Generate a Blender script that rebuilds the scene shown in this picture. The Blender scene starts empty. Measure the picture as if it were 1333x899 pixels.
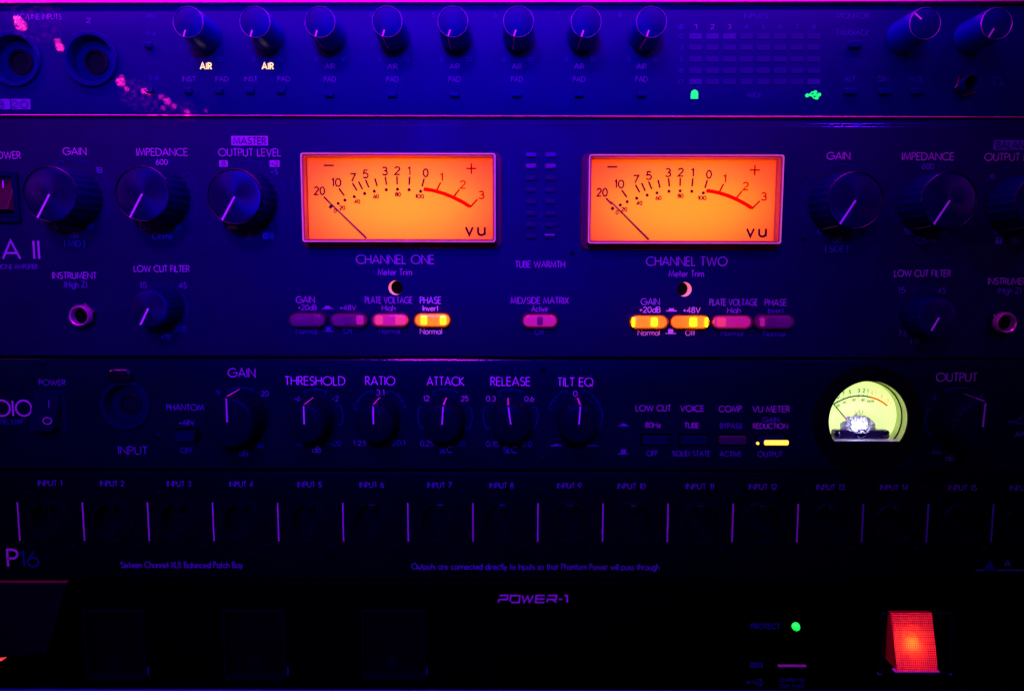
import bpy, bmesh, math, random
from mathutils import Vector, Matrix
random.seed(7)
R = math.radians
C = bpy.context.scene.collection
scene = bpy.context.scene

# ------------------------------------------------------------------ camera
D = 0.2836                      # metres from the lens to the panels
F = 980.0                       # focal length in photo pixels (photo 1333 wide)
PITCH, ROLL = R(6.09), R(0.12)
cam_d = bpy.data.cameras.new('camera')
cam_d.sensor_width = 36.0
cam_d.lens = 36.0 * F / 1333.0
cam_d.clip_start = 0.01
cam_d.clip_end = 50
cam = bpy.data.objects.new('camera', cam_d)
C.objects.link(cam)
fwd = Vector((0, math.cos(PITCH), -math.sin(PITCH)))
right0 = Vector((1, 0, 0))
up0 = right0.cross(fwd)
right = right0 * math.cos(ROLL) + up0 * math.sin(ROLL)
up = right.cross(fwd)
M = Matrix((right, up, -fwd)).transposed().to_4x4()
M.translation = Vector((0, -D, 0))
cam.matrix_world = M
scene.camera = cam

def at(px, py, d=0.0):
    """where a measured photo position lies on the plane d metres in front of the panels"""
    v = right * ((px - 666.5) / F) + up * (-(py - 449.5) / F) + fwd
    t = (D - d) / v.y
    return (v.x * t, v.z * t)

# ------------------------------------------------------------------ world and lamps
w = bpy.data.worlds.new("World"); scene.world = w; w.use_nodes = True
w.node_tree.nodes['Background'].inputs[0].default_value = (0.0, 0.0, 1.0, 1)
w.node_tree.nodes['Background'].inputs[1].default_value = 0.012
scene.view_settings.view_transform = 'Standard'
scene.view_settings.look = 'None'
scene.view_settings.exposure = 0
scene.view_settings.gamma = 1

def aim(o, loc, tgt):
    o.location = loc
    o.rotation_euler = (Vector(tgt) - Vector(loc)).to_track_quat('-Z', 'Y').to_euler()

def lamp(name, kind, color, energy, loc, tgt=(0, 0, 0), **kw):
    l = bpy.data.lights.new(name, kind); l.color = color; l.energy = energy
    for k, v in kw.items(): setattr(l, k, v)
    o = bpy.data.objects.new(name, l); C.objects.link(o); aim(o, loc, tgt)
    return o

VIOLET = (0.48, 0.0, 1.0)
BLUE = (0.0, 0.0, 1.0)
lamp('violet_room_lamp', 'SPOT', VIOLET, 12.0, (-0.10, -0.56, 0.36), (-0.075, 0, 0.01), spot_size=R(50), spot_blend=1.0, shadow_soft_size=0.05)
lamp('blue_room_lamp', 'SPOT', BLUE, 17.5, (-0.030, -0.62, 0.182), (-0.055, 0, 0.07), spot_size=R(44), spot_blend=1.0, shadow_soft_size=0.03)
lamp('blue_spill_lamp', 'SPOT', (0.12, 0.0, 1.0), 0.55, (0.05, -0.40, 0.22), (0.066, 0, 0.135), spot_size=R(13), spot_blend=1.0, shadow_soft_size=0.02)
lamp('magenta_strip_lamp', 'AREA', (1.0, 0.0, 0.85), 0.42, (-0.04, -0.024, 0.130), (-0.04, -0.004, 0.095), shape='RECTANGLE', size=0.38, size_y=0.006)
lamp('blue_high_lamp', 'AREA', (0.12, 0.0, 1.0), 0.8, (0.41, -0.50, 0.50), (0.0, 0, 0), shape='DISK', size=0.03)
lamp('blue_low_lamp', 'AREA', (0.2, 0.0, 1.0), 0.05, (-0.27, -0.50, 0.0), (0.0, 0, 0), shape='DISK', size=0.02)
lamp('pink_side_fill', 'AREA', (1.0, 0.22, 0.6), 0.07, (-0.42, -0.30, 0.10), (0.05, 0, 0), shape='DISK', size=0.012)  # added pair: knob sparkles, and light into the trim holes
lamp('pink_side_fill', 'AREA', (1.0, 0.22, 0.6), 0.06, (0.46, -0.30, 0.10), (-0.05, 0, 0), shape='DISK', size=0.012)  # added opposite the first, lights the trim holes from the right

# ------------------------------------------------------------------ materials
MATS = {}
def mat(name, col, rough=0.5, metal=0.0, spec=0.5, emit=None, es=0.0, aniso=0.0, noise=0.0, bump=0.0, nscale=600.0, trans=0.0, coat=0.0, tint=None):
    m = bpy.data.materials.new(name); m.use_nodes = True
    nt = m.node_tree; p = nt.nodes['Principled BSDF']
    p.inputs['Base Color'].default_value = (*col, 1)
    p.inputs['Roughness'].default_value = rough
    p.inputs['Metallic'].default_value = metal
    p.inputs['Specular IOR Level'].default_value = spec
    p.inputs['Transmission Weight'].default_value = trans
    p.inputs['Coat Weight'].default_value = coat
    if tint: p.inputs['Specular Tint'].default_value = (*tint, 1)
    if emit:
        p.inputs['Emission Color'].default_value = (*emit, 1)
        p.inputs['Emission Strength'].default_value = es
    if aniso:
        p.inputs['Anisotropic'].default_value = aniso
        t = nt.nodes.new('ShaderNodeTangent'); t.direction_type = 'RADIAL'; t.axis = 'Y'
        nt.links.new(t.outputs[0], p.inputs['Tangent'])
    if noise or bump:
        tc = nt.nodes.new('ShaderNodeTexCoord')
        n = nt.nodes.new('ShaderNodeTexNoise'); n.inputs['Scale'].default_value = nscale; n.inputs['Detail'].default_value = 6
        nt.links.new(tc.outputs['Object'], n.inputs['Vector'])
        if noise:
            n2 = nt.nodes.new('ShaderNodeTexNoise'); n2.inputs['Scale'].default_value = nscale * 0.04; n2.inputs['Detail'].default_value = 8
            nt.links.new(tc.outputs['Object'], n2.inputs['Vector'])
            mx = nt.nodes.new('ShaderNodeMix'); mx.data_type = 'RGBA'
            mx.inputs[6].default_value = (*[c * (1 - noise) for c in col], 1)
            mx.inputs[7].default_value = (*[c * (1 + noise) for c in col], 1)
            ad = nt.nodes.new('ShaderNodeMath'); ad.operation = 'ADD'; 
            nt.links.new(n.outputs[0], ad.inputs[0]); nt.links.new(n2.outputs[0], ad.inputs[1])
            sb = nt.nodes.new('ShaderNodeMath'); sb.operation = 'SUBTRACT'; sb.inputs[1].default_value = 0.5
            nt.links.new(ad.outputs[0], sb.inputs[0])
            nt.links.new(sb.outputs[0], mx.inputs[0])
            nt.links.new(mx.outputs[2], p.inputs['Base Color'])
            mr = nt.nodes.new('ShaderNodeMapRange'); mr.inputs[3].default_value = rough * 0.8; mr.inputs[4].default_value = min(1, rough * 1.25)
            nt.links.new(n2.outputs[0], mr.inputs[0]); nt.links.new(mr.outputs[0], p.inputs['Roughness'])
        if bump:
            b = nt.nodes.new('ShaderNodeBump'); b.inputs['Strength'].default_value = bump; b.inputs['Distance'].default_value = 0.0002
            nt.links.new(n.outputs[0], b.inputs['Height']); nt.links.new(b.outputs[0], p.inputs['Normal'])
    MATS[name] = m
    return m

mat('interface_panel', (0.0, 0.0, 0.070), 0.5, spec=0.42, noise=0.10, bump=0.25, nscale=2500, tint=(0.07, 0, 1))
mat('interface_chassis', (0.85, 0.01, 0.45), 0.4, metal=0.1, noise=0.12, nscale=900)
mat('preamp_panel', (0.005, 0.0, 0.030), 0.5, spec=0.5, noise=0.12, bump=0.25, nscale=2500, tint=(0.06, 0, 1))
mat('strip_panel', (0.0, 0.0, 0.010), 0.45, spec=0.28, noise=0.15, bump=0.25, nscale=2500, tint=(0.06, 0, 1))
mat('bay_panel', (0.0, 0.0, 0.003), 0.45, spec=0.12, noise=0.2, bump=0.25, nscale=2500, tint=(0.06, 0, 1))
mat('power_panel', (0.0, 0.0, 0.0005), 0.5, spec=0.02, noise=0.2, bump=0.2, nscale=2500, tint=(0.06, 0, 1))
mat('rack_steel', (0.002, 0.002, 0.004), 0.6, spec=0.1)
mat('print_white', (0.85, 0.8, 0.9), 0.6, spec=0.1, noise=0.12, nscale=3000)
mat('print_grey', (0.46, 0.4, 0.54), 0.6, spec=0.1, noise=0.15, nscale=3000)
mat('print_dim', (0.11, 0.08, 0.38), 0.6, spec=0.1, noise=0.2, nscale=3000)
mat('print_faint', (0.02, 0.03, 0.26), 0.6, spec=0.1, noise=0.2, nscale=3000)
mat('print_trace', (0.004, 0.01, 0.13), 0.6, spec=0.1, noise=0.2, nscale=3000)
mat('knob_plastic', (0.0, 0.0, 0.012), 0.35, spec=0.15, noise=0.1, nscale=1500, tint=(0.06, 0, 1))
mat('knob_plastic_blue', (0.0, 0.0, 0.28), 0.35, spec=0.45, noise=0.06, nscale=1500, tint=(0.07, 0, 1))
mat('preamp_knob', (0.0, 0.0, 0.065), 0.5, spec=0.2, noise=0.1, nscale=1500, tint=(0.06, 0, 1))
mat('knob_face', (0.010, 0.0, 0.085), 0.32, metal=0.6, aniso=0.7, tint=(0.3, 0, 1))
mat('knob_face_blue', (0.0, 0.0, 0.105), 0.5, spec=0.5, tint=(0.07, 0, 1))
mat('knob_rim', (0.25, 0.2, 0.6), 0.35, metal=0.4)  # pale ring paints in the highlight along the knob edge
mat('rim_dark', (0.025, 0.01, 0.06), 0.3, metal=1.0)
mat('dark_chrome', (0.12, 0.08, 0.25), 0.22, metal=1.0)
mat('collar_metal', (0.9, 0.5, 0.7), 0.3, metal=0.5)
mat('chrome', (0.85, 0.8, 0.9), 0.18, metal=1.0)
mat('black_plastic', (0.0006, 0.001, 0.006), 0.4, spec=0.3, noise=0.2, nscale=1200)
mat('navy_plastic', (0.0005, 0.0, 0.035), 0.4, spec=0.15, noise=0.1, nscale=1200, tint=(0.06, 0, 1))
mat('interface_recess', (0.0, 0.0, 0.09), 0.4, spec=0.35, tint=(0.07, 0, 1))
mat('jack_dark', (0.0, 0.0, 0.012), 0.5, spec=0.1)
mat('black_hole', (0.0002, 0.0002, 0.001), 0.8, spec=0.05)
mat('meter_flange', (0.07, 0.0, 0.03), 0.4, spec=0.25)
mat('nylon_glow', (1.0, 0.75, 0.6), 0.3, emit=(1.0, 0.22, 0.42), es=0.45)  # self-glow stands in for light leaking from inside the unit
mat('needle_black', (0.004, 0.002, 0.008), 0.4)
mat('needle_red', (0.4, 0.0, 0.02), 0.4)
mat('ink_black', (0.02, 0.004, 0.02), 0.8, spec=0.0)
mat('ink_red', (0.45, 0.0, 0.0), 0.8, spec=0.0, emit=(0.75, 0.0, 0.0), es=0.12)
mat('ink_bright_red', (0.8, 0.0, 0.0), 0.8, spec=0.0, emit=(1, 0.0, 0.0), es=0.85)
mat('ink_green', (0.01, 0.03, 0.005), 0.8, spec=0.0, emit=(0.10, 0.22, 0.02), es=0.05)
mat('ink_orange', (0.6, 0.15, 0.0), 0.8, spec=0.0, emit=(1.0, 0.14, 0.0), es=0.7)
mat('meter_dial', (0.95, 0.45, 0.35), 0.8, spec=0.0, emit=(1.0, 0.095, 0.004), es=0.62, noise=0.05, nscale=300)
mat('round_dial', (0.8, 0.9, 0.4), 0.8, spec=0.0, emit=(0.74, 0.93, 0.29), es=1.0, noise=0.05, nscale=300)
mat('round_well', (0.62, 0.75, 0.25), 0.35, spec=0.5)
mat('round_flange', (0.0003, 0.0004, 0.0015), 0.5, spec=0.1)
mat('movement_dark', (0.03, 0.01, 0.10), 0.25, metal=0.3, bump=0.4, nscale=500)
mat('movement_silver', (0.95, 0.97, 1.0), 0.3, metal=0.35)
mat('edge_gloss', (0.25, 0.2, 0.6), 0.12, metal=1.0)
mat('edge_blue', (0.0, 0.0, 0.45), 0.4, noise=0.5, nscale=500)
mat('meter_cavity', (0.85, 0.5, 0.05), 0.9, spec=0.0)
mat('sill_white', (0.85, 0.9, 1.0), 0.4)
mat('led_yellow', (0.9, 0.8, 0.1), 0.4, emit=(1.0, 0.80, 0.0), es=4.0)
mat('led_bar', (0.9, 0.8, 0.1), 0.4, emit=(1.0, 0.60, 0.03), es=1.6)
mat('lit_amber_word', (0.9, 0.8, 0.3), 0.4, emit=(1.0, 0.74, 0.12), es=1.2)
mat('lit_teal', (0.0, 0.2, 0.0), 0.4, emit=(0.01, 1.0, 0.26), es=1.0)
mat('led_green', (0.1, 0.8, 0.2), 0.3, emit=(0.0, 0.95, 0.07), es=1.0)
mat('led_off', (0.02, 0.0, 0.14), 0.35, noise=0.2, nscale=900)
mat('ladder_dark', (0.0, 0.0, 0.05), 0.4, spec=0.3)
mat('led_off_pale', (0.12, 0.0, 0.17), 0.35, noise=0.2, nscale=900)
mat('segment_off', (0.008, 0.0, 0.16), 0.4, noise=0.25, nscale=900)
mat('segment_dark', (0.0, 0.0, 0.12), 0.4, spec=0.4, noise=0.15, nscale=900)
mat('switch_red', (0.04, 0.0, 0.02), 0.35, noise=0.2, nscale=500)
mat('switch_side', (0.3, 0.0, 0.02), 0.35, emit=(1.0, 0.0, 0.03), es=0.035)
mat('adapter_plastic', (0.0, 0.0, 0.004), 0.45, spec=0.05, noise=0.4, nscale=250)
mat('adapter_edge', (0.16, 0.0, 0.05), 0.4)

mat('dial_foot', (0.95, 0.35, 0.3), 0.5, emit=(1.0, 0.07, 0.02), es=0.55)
mat('glow_deep', (0.6, 0.1, 0.2), 0.4, emit=(1.0, 0.06, 0.08), es=0.85)
mat('glow_faint', (0.5, 0.05, 0.4), 0.4, emit=(1.0, 0.02, 0.07), es=0.38)
mat('glow_lit', (0.9, 0.4, 0.1), 0.4, emit=(1.0, 0.09, 0.0), es=2.8)
mat('glow_off', (0.20, 0.02, 0.55), 0.4)
mat('knob_face3', (0.0, 0.0, 0.014), 0.30, spec=0.15, noise=0.15, nscale=900, tint=(0.06, 0, 1))
mat('print_trace2', (0.004, 0.01, 0.16), 0.6, spec=0.1)
mat('navy_rocker', (0.0, 0.0, 0.02), 0.4, spec=0.1, tint=(0.06, 0, 1))
mat('well_button', (0.03, 0.002, 0.05), 0.4)
mat('bay_shell', (0.0003, 0.0, 0.006), 0.3, spec=0.2, tint=(0.06, 0, 1))
mat('outlet_face', (0.0, 0.0, 0.002), 0.4, spec=0.2)
mat('outlet_trim', (0.0004, 0.0, 0.008), 0.4, spec=0.1, tint=(0.06, 0, 1))

def clear_plastic(name, tint, gloss_rough=0.08, alpha=0.1, body=(0.9, 0.3, 0.5), milk=0.0):
    m = bpy.data.materials.new(name); m.use_nodes = True; nt = m.node_tree
    nt.nodes.clear()
    out = nt.nodes.new('ShaderNodeOutputMaterial')
    tr = nt.nodes.new('ShaderNodeBsdfTransparent'); tr.inputs[0].default_value = (*tint, 1)
    gl = nt.nodes.new('ShaderNodeBsdfGlossy'); gl.inputs['Roughness'].default_value = gloss_rough
    fr = nt.nodes.new('ShaderNodeFresnel'); fr.inputs[0].default_value = 1.45
    mx = nt.nodes.new('ShaderNodeMixShader')
    ml = nt.nodes.new('ShaderNodeMixShader'); ml.inputs[0].default_value = milk
    di = nt.nodes.new('ShaderNodeBsdfTranslucent'); di.inputs[0].default_value = (*body, 1)
    di2 = nt.nodes.new('ShaderNodeBsdfDiffuse'); di2.inputs[0].default_value = (*body, 1)
    m3 = nt.nodes.new('ShaderNodeMixShader'); m3.inputs[0].default_value = 0.5
    nt.links.new(di.outputs[0], m3.inputs[1]); nt.links.new(di2.outputs[0], m3.inputs[2])
    nt.links.new(tr.outputs[0], ml.inputs[1]); nt.links.new(m3.outputs[0], ml.inputs[2])
    nt.links.new(fr.outputs[0], mx.inputs[0]); nt.links.new(ml.outputs[0], mx.inputs[1]); nt.links.new(gl.outputs[0], mx.inputs[2])
    nt.links.new(mx.outputs[0], out.inputs[0])
    MATS[name] = m
    return m
def backlit(name, through, front, share):
    m = bpy.data.materials.new(name); m.use_nodes = True; nt = m.node_tree; nt.nodes.clear()
    out = nt.nodes.new('ShaderNodeOutputMaterial'); mx = nt.nodes.new('ShaderNodeMixShader'); mx.inputs[0].default_value = share
    a = nt.nodes.new('ShaderNodeBsdfDiffuse'); a.inputs[0].default_value = (*front, 1)
    b = nt.nodes.new('ShaderNodeBsdfTranslucent'); b.inputs[0].default_value = (*through, 1)
    nt.links.new(a.outputs[0], mx.inputs[1]); nt.links.new(b.outputs[0], mx.inputs[2]); nt.links.new(mx.outputs[0], out.inputs[0])
    MATS[name] = m
backlit('dial_sheet', (1.0, 0.6, 0.06), (0.9, 0.12, 0.09), 0.7)
clear_plastic('clear_window', (1, 1, 1), 0.03)
clear_plastic('acrylic_wall', (1, 0.8, 0.9), 0.08, body=(1.0, 0.42, 0.3), milk=0.85)
clear_plastic('button_clear', (1, 0.85, 0.9), 0.12, body=(1.0, 0.35, 0.5), milk=0.3)
clear_plastic('button_clear_lit', (1, 0.8, 0.4), 0.12, body=(1.0, 0.45, 0.1), milk=0.2)
mat('acrylic_rim_glow', (0.9, 0.5, 0.5), 0.3, emit=(1.0, 0.26, 0.22), es=0.24, noise=0.3, nscale=250)  # edge glow painted in for meter light piped through the cover

def prism_lens(name):
    """red rocker lens: thin translucent sheet with a fine grid of prisms, lit by a lamp inside"""
    m = bpy.data.materials.new(name); m.use_nodes = True; nt = m.node_tree; nt.nodes.clear()
    out = nt.nodes.new('ShaderNodeOutputMaterial')
    tl = nt.nodes.new('ShaderNodeBsdfTranslucent'); tl.inputs[0].default_value = (1.0, 0.07, 0.03, 1)
    pr = nt.nodes.new('ShaderNodeBsdfPrincipled'); pr.inputs['Base Color'].default_value = (0.5, 0.0, 0.02, 1); pr.inputs['Roughness'].default_value = 0.25
    pr.inputs['Emission Color'].default_value = (1.0, 0.0, 0.012, 1); pr.inputs['Emission Strength'].default_value = 0.4
    ad = nt.nodes.new('ShaderNodeAddShader')
    nt.links.new(tl.outputs[0], ad.inputs[0]); nt.links.new(pr.outputs[0], ad.inputs[1]); nt.links.new(ad.outputs[0], out.inputs[0])
    tc = nt.nodes.new('ShaderNodeTexCoord'); br = nt.nodes.new('ShaderNodeTexBrick'); br.offset = 0.0
    mp = nt.nodes.new('ShaderNodeMapping'); mp.inputs['Rotation'].default_value = (R(90), 0, 0)
    br.inputs['Scale'].default_value = 1.0; br.inputs['Brick Width'].default_value = 0.00078; br.inputs['Row Height'].default_value = 0.00078
    br.inputs['Mortar Size'].default_value = 0.00016; br.inputs['Mortar Smooth'].default_value = 0.6
    br.inputs['Color1'].default_value = (1, 1, 1, 1); br.inputs['Color2'].default_value = (0.85, 0.85, 0.85, 1); br.inputs['Mortar'].default_value = (0.12, 0.12, 0.12, 1)
    nt.links.new(tc.outputs['Object'], mp.inputs[0]); nt.links.new(mp.outputs[0], br.inputs['Vector'])
    for col, tgt in (((1.0, 0.07, 0.03, 1), tl.inputs[0]), ((1.0, 0.0, 0.012, 1), pr.inputs['Emission Color']), ((0.6, 0.02, 0.10, 1), pr.inputs['Base Color'])):
        mu = nt.nodes.new('ShaderNodeMix'); mu.data_type = 'RGBA'; mu.blend_type = 'MULTIPLY'; mu.inputs[0].default_value = 1.0
        mu.inputs[6].default_value = col; nt.links.new(br.outputs['Color'], mu.inputs[7]); nt.links.new(mu.outputs[2], tgt)
    MATS[name] = m
    return m
prism_lens('prism_lens')

# ------------------------------------------------------------------ mesh builder
ORG = {}
class MB:
    def __init__(s): s.v = []; s.f = []; s.sm = []
    def add(s, vs, fs, smooth=False):
        b = len(s.v); s.v += [tuple(v) for v in vs]
        for f in fs: s.f.append([b + i for i in f]); s.sm.append(smooth)
        return s
    def box(s, x0, x1, z0, z1, d0, d1):
        """d0, d1: depth in front of the panel plane (y = -d)"""
        vs = [(x, -d, z) for d in (d0, d1) for (x, z) in ((x0, z0), (x1, z0), (x1, z1), (x0, z1))]
        return s.add(vs, [(0, 1, 2, 3), (7, 6, 5, 4), (0, 4, 5, 1), (1, 5, 6, 2), (2, 6, 7, 3), (3, 7, 4, 0)])
    def prism(s, pts, d0, d1, smooth=False):
        n = len(pts)
        vs = [(x, -d0, z) for x, z in pts] + [(x, -d1, z) for x, z in pts]
        fs = [tuple(range(n)), tuple(range(2 * n - 1, n - 1, -1))]
        s.add(vs, fs)
        b = len(s.v) - 2 * n
        for i in range(n):
            j = (i + 1) % n
            s.f.append([b + i, b + n + i, b + n + j, b + j]); s.sm.append(smooth)
        return s
    def sheet(s, pts, d):
        return s.add([(x, -d, z) for x, z in pts], [tuple(range(len(pts)))])
    def ring(s, outer, inner, d0, d1):
        """frame between two outlines of equal count, extruded"""
        n = len(outer)
        vs = [(x, -d0, z) for x, z in outer] + [(x, -d0, z) for x, z in inner] + [(x, -d1, z) for x, z in outer] + [(x, -d1, z) for x, z in inner]
        fs = []
        for i in range(n):
            j = (i + 1) % n
            fs += [(i, j, n + j, n + i), (2 * n + i, 3 * n + i, 3 * n + j, 2 * n + j), (i, 2 * n + i, 2 * n + j, j), (n + i, n + j, 3 * n + j, 3 * n + i)]
        return s.add(vs, fs)
    def lathe(s, cx, cz, prof, n=56, smooth=True, flute=0, fl=0.0, cap0=False, cap1=True, a0=0.0):
        vs = []
        for (r, d) in prof:
            for k in range(n):
                a = a0 + 2 * math.pi * k / n
                rr = r * (1 + (fl if flute and (k // max(1, n // (flute * 2))) % 2 else 0))
                vs.append((cx + rr * math.cos(a), -d, cz + rr * math.sin(a)))
        fs = []
        m = len(prof)
        for i in range(m - 1):
            for k in range(n):
                j = (k + 1) % n
                fs.append((i * n + k, (i + 1) * n + k, (i + 1) * n + j, i * n + j))
        s.add(vs, fs, smooth)
        b = len(s.v) - n * m
        if cap1: s.f.append([b + (m - 1) * n + k for k in range(n - 1, -1, -1)]); s.sm.append(False)
        if cap0: s.f.append([b + k for k in range(n)]); s.sm.append(False)
        return s
    def ribbon(s, pts, wd, d, closed=False):
        P = [Vector(p) for p in pts]
        Q = [P[0]]
        for p in P[1:]:
            if (p - Q[-1]).length > 1e-7: Q.append(p)
        P = Q; n = len(P)
        if n < 2: return s
        L = []
        for i in range(n):
            if i == 0: t0 = t1 = (P[1] - P[0]).normalized()
            elif i == n - 1: t0 = t1 = (P[-1] - P[-2]).normalized()
            else: t0 = (P[i] - P[i - 1]).normalized(); t1 = (P[i + 1] - P[i]).normalized()
            nn = Vector((-t0.y, t0.x)) + Vector((-t1.y, t1.x))
            if nn.length < 1e-4: nn = Vector((-t0.y, t0.x))
            nn.normalize()
            c = max(0.45, nn.dot(Vector((-t1.y, t1.x))))
            L.append(nn * (wd / 2 / c))
        vs = []
        for p, o in zip(P, L):
            vs += [(p.x + o.x, -d, p.y + o.y), (p.x - o.x, -d, p.y - o.y)]
        fs = [(2 * i, 2 * i + 1, 2 * i + 3, 2 * i + 2) for i in range(n - 1)]
        return s.add(vs, fs)
    def move(s, dx, dz):
        s.v = [(x + dx, y, z + dz) for x, y, z in s.v]
        return s
    def build(s, name, m, parent=None, label=None, smooth_angle=35, bevel=0.0):
        xs, ys, zs = zip(*s.v)
        o0 = Vector(((min(xs) + max(xs)) / 2, (min(ys) + max(ys)) / 2, (min(zs) + max(zs)) / 2))
        me = bpy.data.meshes.new(name)
        me.from_pydata([Vector(v) - o0 for v in s.v], [], s.f)
        me.validate(); me.update()
        bm = bmesh.new(); bm.from_mesh(me)
        bmesh.ops.recalc_face_normals(bm, faces=bm.faces); 
        bm.to_mesh(me); bm.free()
        if len(me.polygons) == len(s.sm):
            me.polygons.foreach_set('use_smooth', s.sm)
            if any(s.sm): me.set_sharp_from_angle(angle=R(smooth_angle))
        me.materials.append(MATS[m] if isinstance(m, str) else m)
        o = bpy.data.objects.new(name, me); C.objects.link(o)
        ORG[o.name] = o0
        if parent is not None:
            o.parent = parent; o.location = o0 - ORG[parent.name]
        else: o.location = o0
        if label: o['label'] = label
        if bevel:
            b = o.modifiers.new('bevel', 'BEVEL'); b.width = bevel; b.segments = 3; b.limit_method = 'ANGLE'; b.angle_limit = R(40)
        return o

def circ(cx, cz, r, n=48, a0=0.0, a1=360.0):
    k = n if a1 - a0 >= 360 else n - 1
    return [(cx + r * math.cos(R(a0 + (a1 - a0) * i / k)), cz + r * math.sin(R(a0 + (a1 - a0) * i / k))) for i in range(n)]
def rrect(x0, x1, z0, z1, r, n=6):
    pts = []
    for cx, cz, a in ((x1 - r, z1 - r, 0), (x0 + r, z1 - r, 90), (x0 + r, z0 + r, 180), (x1 - r, z0 + r, 270)):
        pts += [(cx + r * math.cos(R(a + 90 * i / n)), cz + r * math.sin(R(a + 90 * i / n))) for i in range(n + 1)]
    return pts
def thing(name, label, cat, loc):
    o = bpy.data.objects.new(name, None); C.objects.link(o); o.location = loc; o.empty_display_size = 0.02
    o['label'] = label; o['category'] = cat; ORG[o.name] = Vector(loc)
    return o
def structure(o): o['kind'] = 'structure'; return o

def cut(obj, mb):
    """cut the solids in mb out of obj for good"""
    c = mb.build('cutter', 'black_hole')
    bpy.context.view_layer.update()
    b = obj.modifiers.new('cut', 'BOOLEAN'); b.operation = 'DIFFERENCE'; b.object = c; b.solver = 'EXACT'
    dg = bpy.context.evaluated_depsgraph_get()
    me = bpy.data.meshes.new_from_object(obj.evaluated_get(dg))
    old = obj.data; obj.modifiers.clear(); obj.data = me
    bpy.data.objects.remove(c)

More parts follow.
